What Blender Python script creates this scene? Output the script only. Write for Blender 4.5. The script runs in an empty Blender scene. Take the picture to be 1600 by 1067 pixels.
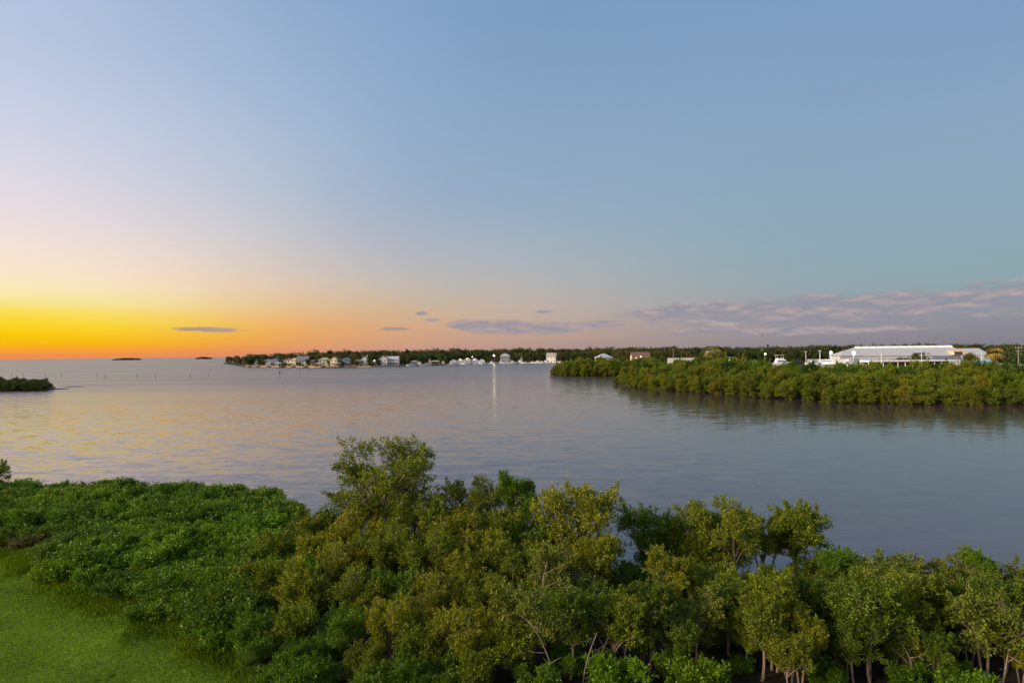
import bpy, math, random
import numpy as np
from mathutils import Matrix, Vector

SC = bpy.context.scene
COL = SC.collection
rad = math.radians

# ------------------------------------------------------------------ camera
CAM_H = 12.0
F = 889.0                      # focal length in photo pixels (photo is 1600 wide)
ROLL = rad(-0.59)
SHY = 0.0223
cam_d = bpy.data.cameras.new('camera')
cam_d.sensor_width = 36.0
cam_d.lens = 36.0 * F / 1600.0
cam_d.shift_y = SHY * F / 1600.0
cam_d.clip_start = 0.1
cam_d.clip_end = 100000.0
cam = bpy.data.objects.new('camera', cam_d)
COL.objects.link(cam)
cam.matrix_world = Matrix.Translation((0, 0, CAM_H)) @ Matrix.Rotation(rad(90), 4, 'X') @ Matrix.Rotation(ROLL, 4, 'Z')
SC.camera = cam


def ray(px, py):
    lx = (px - 800.0) / F
    ly = (533.5 - py) / F + SHY
    c, s = math.cos(ROLL), math.sin(ROLL)
    return lx * c - ly * s, lx * s + ly * c          # world x, z for unit depth


def P(px, py, D):
    x, z = ray(px, py)
    return x * D, D, CAM_H + z * D


def XD(px, D):
    return ray(px, 553.3 - (px - 800) * 0.0103)[0] * D


def hor(px):
    return 553.3 - (px - 800) * 0.0103


def ztop(px, py, D):
    return P(px, py, D)[2]


# ------------------------------------------------------------------ render settings
SC.view_settings.view_transform = 'Standard'
SC.view_settings.look = 'None'
SC.view_settings.exposure = 0.0
SC.view_settings.gamma = 1.0
SC.view_settings.use_curve_mapping = False
SC.render.engine = 'CYCLES'
cy = SC.cycles
cy.max_bounces = 4
cy.diffuse_bounces = 2
cy.glossy_bounces = 3
cy.transmission_bounces = 3
cy.transparent_max_bounces = 6
cy.caustics_reflective = False
cy.caustics_refractive = False
cy.use_denoising = True
try:
    cy.denoiser = 'OPENIMAGEDENOISE'
    cy.denoising_input_passes = 'RGB_ALBEDO_NORMAL'
except Exception:
    pass

# ------------------------------------------------------------------ world: dusk sky, afterglow at the left
SUN_AZ = -112.0                # degrees from the viewing axis, negative = left
SUN_EL = 23.0
GLOW_AZ = SUN_AZ               # centre of the afterglow along the horizon


def lin(c):
    out = []
    for v in c:
        v /= 255.0
        out.append(v / 12.92 if v <= 0.04045 else ((v + 0.055) / 1.055) ** 2.4)
    return out


world = bpy.data.worlds.new('World')
SC.world = world
world.use_nodes = True
NT = world.node_tree
NT.nodes.clear()


def nd(nt, t, **kw):
    n = nt.nodes.new(t)
    for k, v in kw.items():
        setattr(n, k, v)
    return n


def mth(nt, op, a, b=None, clamp=False):
    n = nt.nodes.new('ShaderNodeMath')
    n.operation = op
    n.use_clamp = clamp
    for i, v in enumerate((a, b)):
        if v is None:
            continue
        if isinstance(v, (int, float)):
            n.inputs[i].default_value = v
        else:
            nt.links.new(v, n.inputs[i])
    return n.outputs[0]


def mixc(nt, fac, a, b, blend='MIX'):
    n = nt.nodes.new('ShaderNodeMix')
    n.data_type = 'RGBA'
    n.blend_type = blend
    for sock, v in ((n.inputs[0], fac), (n.inputs[6], a), (n.inputs[7], b)):
        if isinstance(v, (int, float)):
            sock.default_value = v
        elif isinstance(v, (list, tuple)):
            sock.default_value = (*v[:3], 1.0)
        else:
            nt.links.new(v, sock)
    return n.outputs[2]


def build_world():
    tc = nd(NT, 'ShaderNodeTexCoord')
    sep = nd(NT, 'ShaderNodeSeparateXYZ')
    NT.links.new(tc.outputs['Generated'], sep.inputs[0])
    x, y, z = sep.outputs
    hl = mth(NT, 'SQRT', mth(NT, 'ADD', mth(NT, 'MULTIPLY', x, x), mth(NT, 'MULTIPLY', y, y)))
    el = mth(NT, 'MULTIPLY', mth(NT, 'ARCTAN2', z, hl), 180 / math.pi)
    az = mth(NT, 'MULTIPLY', mth(NT, 'ARCTAN2', x, y), 180 / math.pi)
    sx, sy = math.sin(rad(GLOW_AZ)), math.cos(rad(GLOW_AZ))
    dot = mth(NT, 'DIVIDE', mth(NT, 'ADD', mth(NT, 'MULTIPLY', x, sx), mth(NT, 'MULTIPLY', y, sy)), mth(NT, 'MAXIMUM', hl, 1e-4))
    dot = mth(NT, 'MAXIMUM', mth(NT, 'MINIMUM', dot, 1.0), -1.0)
    d = mth(NT, 'MULTIPLY', mth(NT, 'ARCCOSINE', dot), 180 / math.pi)
    t = mth(NT, 'SQRT', mth(NT, 'DIVIDE', mth(NT, 'MAXIMUM', el, 0.0), 90.0), clamp=True)
    zen = (118, 152, 196)
    cols = [
        (30, [(560, (238, 140, 84)), (551, (248, 150, 70)), (545, (255, 168, 38)), (534, (255, 196, 4)), (505, (255, 219, 10)), (487, (255, 224, 70)), (470, (254, 234, 150)), (440, (254, 238, 198)), (400, (252, 233, 216)), (350, (244, 227, 230)), (290, (232, 224, 235)), (220, (217, 218, 235)), (130, (200, 210, 232)), (0, (184, 199, 228))]),
        (210, [(557, (236, 142, 96)), (549, (252, 160, 60)), (540, (255, 180, 6)), (525, (255, 205, 4)), (513, (254, 220, 50)), (495, (254, 228, 92)), (480, (253, 235, 150)), (455, (252, 235, 190)), (430, (252, 227, 205)), (400, (246, 226, 214)), (370, (235, 221, 219)), (340, (225, 216, 223)), (300, (213, 212, 226)), (200, (197, 206, 228)), (100, (180, 196, 222)), (0, (167, 188, 219))]),
        (410, [(557, (214, 138, 112)), (548, (234, 146, 96)), (530, (244, 165, 84)), (510, (243, 177, 98)), (480, (238, 195, 142)), (440, (229, 205, 180)), (400, (215, 205, 201)), (350, (203, 204, 212)), (300, (190, 200, 215)), (200, (177, 194, 218)), (100, (161, 184, 215)), (0, (149, 175, 210))]),
        (610, [(555, (190, 146, 128)), (545, (206, 160, 138)), (530, (214, 165, 132)), (515, (219, 168, 126)), (495, (215, 177, 140)), (470, (206, 186, 160)), (440, (196, 188, 181)), (410, (187, 185, 191)), (380, (177, 182, 196)), (340, (165, 180, 200)), (300, (158, 178, 205)), (150, (146, 175, 208)), (0, (136, 168, 206))]),
        (800, [(553, (170, 144, 140)), (545, (182, 152, 142)), (530, (196, 161, 145)), (490, (199, 178, 165)), (440, (185, 181, 180)), (400, (172, 182, 192)), (350, (159, 179, 199)), (300, (150, 174, 199)), (150, (136, 166, 198)), (0, (126, 159, 195))]),
        (1200, [(549, (138, 134, 142)), (540, (145, 140, 148)), (500, (156, 152, 158)), (465, (154, 164, 172)), (440, (148, 168, 178)), (400, (145, 170, 183)), (300, (141, 169, 191)), (150, (137, 167, 198)), (0, (127, 160, 198))]),
        (1570, [(545, (126, 126, 138)), (530, (134, 132, 144)), (490, (142, 146, 158)), (455, (142, 164, 173)), (430, (141, 168, 176)), (350, (141, 168, 186)), (250, (142, 169, 192)), (150, (138, 167, 198)), (0, (127, 159, 196))]),
    ]
    # resample the colour columns on common elevations, then smoothly across azimuth
    els = np.array([0, 0.35, 0.7, 1.1, 1.6, 2.2, 2.9, 3.7, 4.6, 5.8, 7.2, 9, 11.5, 15, 19, 24, 31, 55, 90.0])
    azs, tab = [], []
    for px, stops in cols:
        a = math.degrees(math.atan((px - 800) / F))
        e, c = [], []
        for py, col in stops:
            e.append(math.degrees(math.atan((hor(px) - py) / F * math.cos(rad(a)))))
            c.append(lin(col))
        last = c[-1]
        zl = lin(zen)
        e += [58.0, 90.0]
        c += [[0.5 * (last[i] + zl[i]) for i in range(3)], zl]
        c = np.array(c)
        azs.append(a)
        tab.append(np.stack([np.interp(els, e, c[:, i]) for i in range(3)], 1))
    azs, tab = np.array(azs), np.array(tab)
    # linear between the columns, then smoothed over azimuth
    fine_az = np.linspace(azs[0] - 20, azs[-1] + 20, 200)
    fl = np.stack([[np.interp(fine_az, azs, tab[:, k, i]) for i in range(3)] for k in range(len(els))])      # el, rgb, az
    kern = np.exp(-0.5 * (np.arange(-40, 41) * (fine_az[1] - fine_az[0]) / 4.0) ** 2)
    kern /= kern.sum()
    sm = np.array([[np.convolve(np.pad(fl[k, i], 40, mode='edge'), kern, 'valid') for i in range(3)] for k in range(len(els))])
    outs = []
    for a in np.linspace(azs[0], azs[-1], 17):
        c = np.array([[np.interp(a, fine_az, sm[k, i]) for i in range(3)] for k in range(len(els))])
        c = np.clip(c, 0, 1)
        ramp = nd(NT, 'ShaderNodeValToRGB')
        NT.links.new(t, ramp.inputs[0])
        cr = ramp.color_ramp
        cr.interpolation = 'LINEAR'
        while len(cr.elements) < len(els):
            cr.elements.new(0.5)
        for k in range(len(els)):
            cr.elements[k].position = math.sqrt(els[k] / 90.0)
        for k in range(len(els)):
            cr.elements[k].color = (*[float(v) for v in c[k]], 1)
        outs.append((float(abs(a - GLOW_AZ)), ramp.outputs[0]))
    cur = outs[0][1]
    for (d0, _), (d1, o1) in zip(outs, outs[1:]):
        f = mth(NT, 'DIVIDE', mth(NT, 'SUBTRACT', d, d0), d1 - d0, clamp=True)
        cur = mixc(NT, f, cur, o1)
    # a physical sky, weak, under the graded dusk colours
    sky = nd(NT, 'ShaderNodeTexSky')
    sky.sky_type = 'NISHITA'
    sky.sun_disc = False
    sky.sun_elevation = rad(3.0)
    sky.sun_rotation = rad(SUN_AZ)
    skyc = mixc(NT, 1.0, sky.outputs[0], (0.1, 0.1, 0.1), 'MULTIPLY')
    cur = mixc(NT, 0.05, cur, skyc)

    # low clouds, in degrees of azimuth and elevation
    comb = nd(NT, 'ShaderNodeCombineXYZ')
    NT.links.new(az, comb.inputs[0])
    NT.links.new(el, comb.inputs[1])
    clouds = [(1040, 490, 60, 11), (1140, 485, 100, 14), (1120, 500, 100, 9), (1290, 481, 120, 17), (1410, 473, 150, 20), (1560, 465, 140, 22), (1700, 462, 150, 24),
              (1850, 460, 140, 22), (1260, 497, 170, 9), (1240, 515, 200, 6), (740, 508, 42, 8), (800, 512, 60, 11), (862, 513, 66, 8), (925, 506, 44, 6), (320, 515, 60, 3.6),
              (620, 514, 22, 2.4), (660, 490, 10, 3.5), (676, 500, 12, 2.4), (850, 487, 14, 2.4), (1000, 490, 18, 6)]
    m = None
    hgt = None
    for px, py, hw, hh in clouds:
        a = math.degrees(math.atan((px - 800) / F))
        ca = math.cos(rad(a))
        e = math.degrees(math.atan((hor(px) - py) / F * ca))
        A = math.degrees(hw / F * ca * ca) * 1.25
        B = math.degrees(hh / F * ca) * 1.25
        mp = nd(NT, 'ShaderNodeMapping')
        NT.links.new(comb.outputs[0], mp.inputs[0])
        mp.inputs['Location'].default_value = (-a / A, -e / B, 0)
        mp.inputs['Scale'].default_value = (1 / A, 1 / B, 0)
        ln = nd(NT, 'ShaderNodeVectorMath', operation='LENGTH')
        NT.links.new(mp.outputs[0], ln.inputs[0])
        v = mth(NT, 'SUBTRACT', 1.0, ln.outputs['Value'])
        m = v if m is None else mth(NT, 'MAXIMUM', m, v)
    mp = nd(NT, 'ShaderNodeMapping')
    NT.links.new(comb.outputs[0], mp.inputs[0])
    mp.inputs['Scale'].default_value = (0.34, 1.10, 1)
    nz = nd(NT, 'ShaderNodeTexNoise')
    nz.inputs['Scale'].default_value = 1.0
    nz.inputs['Detail'].default_value = 7
    nz.inputs['Roughness'].default_value = 0.53
    NT.links.new(mp.outputs[0], nz.inputs['Vector'])
    mp2 = nd(NT, 'ShaderNodeMapping')
    NT.links.new(comb.outputs[0], mp2.inputs[0])
    mp2.inputs['Location'].default_value = (0.03, 0.34, 0)
    mp2.inputs['Scale'].default_value = (0.34, 1.10, 1)
    nz2 = nd(NT, 'ShaderNodeTexNoise')
    nz2.inputs['Scale'].default_value = 1.0
    nz2.inputs['Detail'].default_value = 7
    nz2.inputs['Roughness'].default_value = 0.53
    NT.links.new(mp2.outputs[0], nz2.inputs['Vector'])
    n1, n2 = nz.outputs[0], nz2.outputs[0]
    dens = mth(NT, 'ADD', mth(NT, 'MAXIMUM', m, -2.0), mth(NT, 'MULTIPLY', mth(NT, 'SUBTRACT', n1, 0.475), 2.0))
    mr = nd(NT, 'ShaderNodeMapRange', interpolation_type='SMOOTHSTEP')
    NT.links.new(dens, mr.inputs[0])
    mr.inputs[1].default_value = 0.0
    mr.inputs[2].default_value = 0.5
    cov = mth(NT, 'MULTIPLY', mr.outputs[0], 0.82)
    lit = mth(NT, 'ADD', mth(NT, 'MULTIPLY', mth(NT, 'SUBTRACT', n1, n2), 3.6), 0.18, clamp=True)
    fsun = mth(NT, 'DIVIDE', mth(NT, 'SUBTRACT', d, 30.0), 70.0, clamp=True)
    dark = mixc(NT, fsun, lin((176, 120, 96)), lin((145, 145, 158)))
    pink = mixc(NT, fsun, lin((222, 160, 110)), lin((192, 170, 167)))
    ccol = mixc(NT, lit, dark, pink)
    cur = mixc(NT, cov, cur, ccol)
    bg = nd(NT, 'ShaderNodeBackground')
    NT.links.new(cur, bg.inputs[0])
    bg.inputs[1].default_value = 1.0
    out = nd(NT, 'ShaderNodeOutputWorld')
    NT.links.new(bg.outputs[0], out.inputs[0])


build_world()

# ------------------------------------------------------------------ sun: the low warm western light
sun_d = bpy.data.lights.new('sun', 'SUN')
sun_d.energy = 4.8
sun_d.angle = rad(20)
sun_d.color = (1.0, 0.80, 0.55)
sun = bpy.data.objects.new('sun', sun_d)
COL.objects.link(sun)
sdir = Vector((math.sin(rad(SUN_AZ)) * math.cos(rad(SUN_EL)), math.cos(rad(SUN_AZ)) * math.cos(rad(SUN_EL)), math.sin(rad(SUN_EL))))
sun.rotation_euler = sdir.to_track_quat('Z', 'Y').to_euler()
sun.location = (-40, 30, 60)

# ------------------------------------------------------------------ materials
MATS = {}


def new_mat(name):
    m = bpy.data.materials.new(name)
    m.use_nodes = True
    nt = m.node_tree
    nt.nodes.clear()
    out = nd(nt, 'ShaderNodeOutputMaterial')
    bs = nd(nt, 'ShaderNodeBsdfPrincipled')
    nt.links.new(bs.outputs[0], out.inputs[0])
    return m, nt, bs, out


def plain(name, col, rough=0.7, var=0.25, scale=3.0, bump=0.0, metallic=0.0, spec=0.3):
    """Procedural paint / plaster / timber: colour broken up by two scales of noise."""
    if name in MATS:
        return MATS[name]
    m, nt, bs, out = new_mat(name)
    tc = nd(nt, 'ShaderNodeTexCoord')
    n = nd(nt, 'ShaderNodeTexNoise')
    n.inputs['Scale'].default_value = scale
    n.inputs['Detail'].default_value = 6
    nt.links.new(tc.outputs['Object'], n.inputs['Vector'])
    oi = nd(nt, 'ShaderNodeObjectInfo')
    f = mth(nt, 'ADD', mth(nt, 'MULTIPLY', n.outputs[0], 0.8), mth(nt, 'MULTIPLY', oi.outputs['Random'], 0.2))
    c = mixc(nt, f, [v * (1 - var) for v in col], [min(1, v * (1 + var * 0.7)) for v in col])
    nt.links.new(c, bs.inputs['Base Color'])
    bs.inputs['Roughness'].default_value = rough
    bs.inputs['Metallic'].default_value = metallic
    bs.inputs['Specular IOR Level'].default_value = spec
    if bump:
        b = nd(nt, 'ShaderNodeBump')
        b.inputs['Strength'].default_value = bump
        b.inputs['Distance'].default_value = 0.05
        nt.links.new(n.outputs[0], b.inputs['Height'])
        nt.links.new(b.outputs[0], bs.inputs['Normal'])
    MATS[name] = m
    return m


def emit(name, col, strength):
    if name in MATS:
        return MATS[name]
    m, nt, bs, out = new_mat(name)
    bs.inputs['Base Color'].default_value = (*col, 1)
    bs.inputs['Emission Color'].default_value = (*col, 1)
    bs.inputs['Emission Strength'].default_value = strength
    MATS[name] = m
    return m


def leaf_mat():
    m, nt, bs, out = new_mat('leaf')
    oi = nd(nt, 'ShaderNodeObjectInfo')
    at = nd(nt, 'ShaderNodeAttribute')
    at.attribute_name = 'v'
    lo = mixc(nt, 1.0, oi.outputs['Color'], (0.48, 0.60, 0.55), 'MULTIPLY')
    hi = mixc(nt, 1.0, oi.outputs['Color'], (1.70, 1.60, 1.05), 'MULTIPLY')
    c = mixc(nt, at.outputs['Fac'], lo, hi)
    nt.links.new(c, bs.inputs['Base Color'])
    bs.inputs['Roughness'].default_value = 0.52
    bs.inputs['Specular IOR Level'].default_value = 0.35
    tr = nd(nt, 'ShaderNodeBsdfTranslucent')
    c2 = mixc(nt, 1.0, c, (1.1, 1.2, 0.5), 'MULTIPLY')
    nt.links.new(c2, tr.inputs[0])
    mx = nd(nt, 'ShaderNodeMixShader')
    mx.inputs[0].default_value = 0.28
    nt.links.new(bs.outputs[0], mx.inputs[1])
    nt.links.new(tr.outputs[0], mx.inputs[2])
    nt.links.new(mx.outputs[0], out.inputs[0])
    return m


LEAF = leaf_mat()
GRASS = LEAF.copy()
GRASS.name = 'grass_blade'
for _n in GRASS.node_tree.nodes:
    if _n.type == 'BSDF_PRINCIPLED':
        _n.inputs['Specular IOR Level'].default_value = 0.05
        _n.inputs['Roughness'].default_value = 0.8


def bark_mat():
    m, nt, bs, out = new_mat('bark')
    tc = nd(nt, 'ShaderNodeTexCoord')
    mp = nd(nt, 'ShaderNodeMapping')
    mp.inputs['Scale'].default_value = (9, 9, 2.2)
    nt.links.new(tc.outputs['Object'], mp.inputs[0])
    n = nd(nt, 'ShaderNodeTexNoise')
    n.inputs['Scale'].default_value = 1.6
    n.inputs['Detail'].default_value = 8
    nt.links.new(mp.outputs[0], n.inputs['Vector'])
    r = nd(nt, 'ShaderNodeValToRGB')
    r.color_ramp.elements[0].position = 0.3
    r.color_ramp.elements[0].color = (0.07, 0.05, 0.035, 1)
    r.color_ramp.elements[1].position = 0.72
    r.color_ramp.elements[1].color = (0.30, 0.235, 0.18, 1)
    nt.links.new(n.outputs[0], r.inputs[0])
    oi = nd(nt, 'ShaderNodeObjectInfo')
    nt.links.new(mixc(nt, 1.0, r.outputs[0], oi.outputs['Color'], 'MULTIPLY'), bs.inputs['Base Color'])
    bs.inputs['Roughness'].default_value = 0.9
    b = nd(nt, 'ShaderNodeBump')
    b.inputs['Strength'].default_value = 0.6
    b.inputs['Distance'].default_value = 0.03
    nt.links.new(n.outputs[0], b.inputs['Height'])
    nt.links.new(b.outputs[0], bs.inputs['Normal'])
    return m


BARK = bark_mat()


def water_mat():
    m, nt, bs, out = new_mat('water')
    geo = nd(nt, 'ShaderNodeNewGeometry')

    def noise(sx, sy, rot, detail, rough=0.55):
        mp = nd(nt, 'ShaderNodeMapping')
        mp.inputs['Scale'].default_value = (sx, sy, 1)
        mp.inputs['Rotation'].default_value = (0, 0, rot)
        nt.links.new(geo.outputs['Position'], mp.inputs[0])
        n = nd(nt, 'ShaderNodeTexNoise')
        n.inputs['Scale'].default_value = 1.0
        n.inputs['Detail'].default_value = detail
        n.inputs['Roughness'].default_value = rough
        nt.links.new(mp.outputs[0], n.inputs['Vector'])
        return n.outputs[0], n.outputs[1]
    fine = noise(1.3, 3.6, rad(-14), 3, 0.6)
    mid = noise(0.30, 0.80, rad(-20), 2, 0.5)
    patch = noise(0.006, 0.030, rad(-7), 4)[0]           # streaks of calmer water
    lane = noise(0.0016, 0.0125, rad(-5), 3)[0]
    sp = nd(nt, 'ShaderNodeMapRange', interpolation_type='SMOOTHSTEP')
    nt.links.new(mth(nt, 'ADD', mth(nt, 'MULTIPLY', patch, 0.55), mth(nt, 'MULTIPLY', lane, 0.45)), sp.inputs[0])
    sp.inputs[1].default_value = 0.38
    sp.inputs[2].default_value = 0.62
    sp.inputs[3].default_value = 0.80
    sp.inputs[4].default_value = 1.0
    # wave slopes straight from vector noise, so that far water keeps its tilt
    v1 = nd(nt, 'ShaderNodeVectorMath', operation='SUBTRACT')
    nt.links.new(fine[1], v1.inputs[0])
    v1.inputs[1].default_value = (0.5, 0.5, 0.5)
    v2 = nd(nt, 'ShaderNodeVectorMath', operation='SUBTRACT')
    nt.links.new(mid[1], v2.inputs[0])
    v2.inputs[1].default_value = (0.5, 0.5, 0.5)
    m1 = nd(nt, 'ShaderNodeVectorMath', operation='MULTIPLY')
    nt.links.new(v1.outputs[0], m1.inputs[0])
    m1.inputs[1].default_value = (0.14, 0.26, 0)
    m2 = nd(nt, 'ShaderNodeVectorMath', operation='MULTIPLY')
    nt.links.new(v2.outputs[0], m2.inputs[0])
    m2.inputs[1].default_value = (0.11, 0.27, 0)
    ad = nd(nt, 'ShaderNodeVectorMath', operation='ADD')
    nt.links.new(m1.outputs[0], ad.inputs[0])
    nt.links.new(m2.outputs[0], ad.inputs[1])
    sc_ = nd(nt, 'ShaderNodeVectorMath', operation='SCALE')
    nt.links.new(ad.outputs[0], sc_.inputs[0])
    xyz = nd(nt, 'ShaderNodeSeparateXYZ')
    nt.links.new(geo.outputs['Position'], xyz.inputs[0])
    # lee of the mangrove bank: calm water
    fx = mth(nt, 'DIVIDE', mth(nt, 'ADD', xyz.outputs[0], 55.0), 100.0, clamp=True)
    fy = mth(nt, 'DIVIDE', mth(nt, 'SUBTRACT', 480.0, xyz.outputs[1]), 260.0, clamp=True)
    lee = mth(nt, 'SUBTRACT', 1.0, mth(nt, 'MULTIPLY', mth(nt, 'MULTIPLY', fx, fy), 0.78))
    nt.links.new(mth(nt, 'MULTIPLY', sp.outputs[0], lee), sc_.inputs['Scale'])
    up = nd(nt, 'ShaderNodeVectorMath', operation='ADD')
    nt.links.new(sc_.outputs[0], up.inputs[0])
    up.inputs[1].default_value = (0, 0, 1)
    no = nd(nt, 'ShaderNodeVectorMath', operation='NORMALIZE')
    nt.links.new(up.outputs[0], no.inputs[0])
    nt.links.new(no.outputs[0], bs.inputs['Normal'])
    bs.inputs['Base Color'].default_value = (0.052, 0.030, 0.034, 1)
    # waves too small to resolve in the distance act as roughness
    far = mth(nt, 'DIVIDE', mth(nt, 'SUBTRACT', xyz.outputs[1], 50.0), 220.0, clamp=True)
    ro = mth(nt, 'ADD', 0.10, mth(nt, 'MULTIPLY', mth(nt, 'MULTIPLY', far, 0.23), mth(nt, 'MULTIPLY', sp.outputs[0], mth(nt, 'POWER', lee, 1.5))))
    nt.links.new(ro, bs.inputs['Roughness'])
    bs.inputs['IOR'].default_value = 2.0
    return m


def ground_mat(name, a, b_, scale):
    m, nt, bs, out = new_mat(name)
    geo = nd(nt, 'ShaderNodeNewGeometry')
    n = nd(nt, 'ShaderNodeTexNoise')
    n.inputs['Scale'].default_value = scale
    n.inputs['Detail'].default_value = 9
    n.inputs['Roughness'].default_value = 0.65
    nt.links.new(geo.outputs['Position'], n.inputs['Vector'])
    n2 = nd(nt, 'ShaderNodeTexNoise')
    n2.inputs['Scale'].default_value = scale * 0.13
    n2.inputs['Detail'].default_value = 4
    nt.links.new(geo.outputs['Position'], n2.inputs['Vector'])
    f = mth(nt, 'ADD', mth(nt, 'MULTIPLY', mth(nt, 'SUBTRACT', n.outputs[0], 0.5), 1.6), mth(nt, 'ADD', mth(nt, 'MULTIPLY', mth(nt, 'SUBTRACT', n2.outputs[0], 0.5), 1.8), 0.5), clamp=True)
    nt.links.new(mixc(nt, f, a, b_), bs.inputs['Base Color'])
    bs.inputs['Roughness'].default_value = 0.95
    bs.inputs['Specular IOR Level'].default_value = 0.1
    bp = nd(nt, 'ShaderNodeBump')
    bp.inputs['Strength'].default_value = 0.8
    bp.inputs['Distance'].default_value = 0.06
    nt.links.new(n.outputs[0], bp.inputs['Height'])
    nt.links.new(bp.outputs[0], bs.inputs['Normal'])
    return m


WATER = water_mat()
SOIL = ground_mat('soil', (0.014, 0.011, 0.008), (0.045, 0.034, 0.022), 2.2)
LAWN = ground_mat('lawn', (0.060, 0.105, 0.010), (0.14, 0.20, 0.018), 3.0)
FARLAND = ground_mat('far_land', (0.025, 0.022, 0.014), (0.06, 0.05, 0.028), 0.12)


# ------------------------------------------------------------------ mesh helpers
class MB:
    """Collects boxes, tubes and lofts; build() links them as one mesh object."""

    def __init__(self):
        self.v = []
        self.f = []

    def add(self, vs, fs):
        o = len(self.v)
        self.v.extend(vs)
        self.f.extend([tuple(i + o for i in f) for f in fs])
        return self

    def box(self, x0, x1, y0, y1, z0, z1):
        return self.add([(x0, y0, z0), (x1, y0, z0), (x1, y1, z0), (x0, y1, z0), (x0, y0, z1), (x1, y0, z1), (x1, y1, z1), (x0, y1, z1)],
                        [(0, 3, 2, 1), (4, 5, 6, 7), (0, 1, 5, 4), (1, 2, 6, 5), (2, 3, 7, 6), (3, 0, 4, 7)])

    def tube(self, pts, rr, n=6, cap=True):
        pts = [Vector(p) for p in pts]
        vs, fs = [], []
        for i, p in enumerate(pts):
            t = (pts[min(i + 1, len(pts) - 1)] - pts[max(i - 1, 0)]).normalized()
            a = t.cross(Vector((0.31, 0.95, 0.07)))
            if a.length < 0.05:
                a = t.cross(Vector((1, 0, 0)))
            a.normalize()
            b = t.cross(a)
            for k in range(n):
                q = 2 * math.pi * k / n
                vs.append(tuple(p + (a * math.cos(q) + b * math.sin(q)) * rr[i]))
        for i in range(len(pts) - 1):
            for k in range(n):
                fs.append((i * n + k, i * n + (k + 1) % n, (i + 1) * n + (k + 1) % n, (i + 1) * n + k))
        if cap:
            fs.append(tuple(reversed(range(n))))
            fs.append(tuple((len(pts) - 1) * n + k for k in range(n)))
        return self.add(vs, fs)

    def mesh(self, name, mat, smooth=False):
        me = bpy.data.meshes.new(name)
        me.from_pydata(self.v, [], self.f)
        me.update()
        if smooth:
            me.polygons.foreach_set('use_smooth', [True] * len(me.polygons))
        me.materials.append(mat)
        return me

    def build(self, name, mat, parent=None, smooth=False, loc=None):
        return link(name, self.mesh(name, mat, smooth), parent, loc)


def link(name, me, parent=None, loc=None, color=None):
    o = bpy.data.objects.new(name, me)
    COL.objects.link(o)
    if parent is not None:
        o.parent = parent
    if loc is not None:
        o.location = loc
    if color is not None:
        o.color = (*color, 1)
    return o


def tag(o, label=None, cat=None, group=None, kind=None):
    if label:
        o['label'] = label
    if cat:
        o['category'] = cat
    if group:
        o['group'] = group
    if kind:
        o['kind'] = kind
    return o


def thing(name, loc, label, cat, group=None, rz=0.0, sc=1.0):
    o = link(name, None, None, loc)
    o.rotation_euler = (0, 0, rz)
    o.scale = (sc, sc, sc) if isinstance(sc, (int, float)) else sc
    o.empty_display_size = 0.2
    return tag(o, label, cat, group)


def sheet(name, polys_v, polys_f, mat):
    me = bpy.data.meshes.new(name)
    me.from_pydata(polys_v, [], polys_f)
    me.update()
    me.materials.append(mat)
    o = link(name, me)
    o['kind'] = 'structure'
    return o


# ------------------------------------------------------------------ foliage
def leaf_mesh(name, base, outd, per, L, W, rng, clump, jitter=0.8, up=0.5, spread=0.05, spray=0.0):
    """base (N,3) rosette points, outd (N,3) outward directions -> one mesh of folded quads."""
    n = len(base) * per
    p = np.repeat(base, per, axis=0) + rng.normal(0, spread, (n, 3))
    if spray:
        ax = outd * 0.8 + np.array([0, 0, up]) + rng.normal(0, 0.35, outd.shape)
        ax /= np.linalg.norm(ax, axis=1, keepdims=True)
        p += np.repeat(ax, per, axis=0) * (rng.uniform(-0.4, 0.6, n) * spray)[:, None]
    d = np.repeat(outd, per, axis=0) * 0.8 + np.array([0, 0, up]) + rng.normal(0, jitter, (n, 3))
    d /= np.linalg.norm(d, axis=1, keepdims=True) + 1e-9
    r = rng.normal(0, 1, (n, 3))
    s = np.cross(d, r)
    s /= np.linalg.norm(s, axis=1, keepdims=True) + 1e-9
    nn = np.cross(s, d)
    l = (L * rng.uniform(0.65, 1.25, n))[:, None]
    w = (W * rng.uniform(0.7, 1.2, n))[:, None]
    q = np.empty((n, 4, 3))
    q[:, 0] = p
    q[:, 1] = p + d * l * 0.55 + s * w * 0.5 + nn * w * 0.16
    q[:, 2] = p + d * l - nn * l * 0.08
    q[:, 3] = p + d * l * 0.55 - s * w * 0.5 + nn * w * 0.16
    me = bpy.data.meshes.new(name)
    me.vertices.add(n * 4)
    me.vertices.foreach_set('co', q.reshape(-1).astype(np.float32))
    me.loops.add(n * 4)
    me.loops.foreach_set('vertex_index', np.arange(n * 4, dtype=np.int32))
    me.polygons.add(n)
    me.polygons.foreach_set('loop_start', np.arange(0, n * 4, 4, dtype=np.int32))
    me.update(calc_edges=True)
    v = np.clip(np.repeat(clump, per) * 0.55 + rng.uniform(0, 1, n) ** 1.6 * 0.6, 0, 1)
    a = me.attributes.new('v', 'FLOAT', 'FACE')
    a.data.foreach_set('value', v.astype(np.float32))
    me.materials.append(LEAF)
    return me


def bez(a, b, c, n=6):
    return [tuple((1 - t) ** 2 * np.array(a) + 2 * t * (1 - t) * np.array(b) + t * t * np.array(c)) for t in np.linspace(0, 1, n)]


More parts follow.
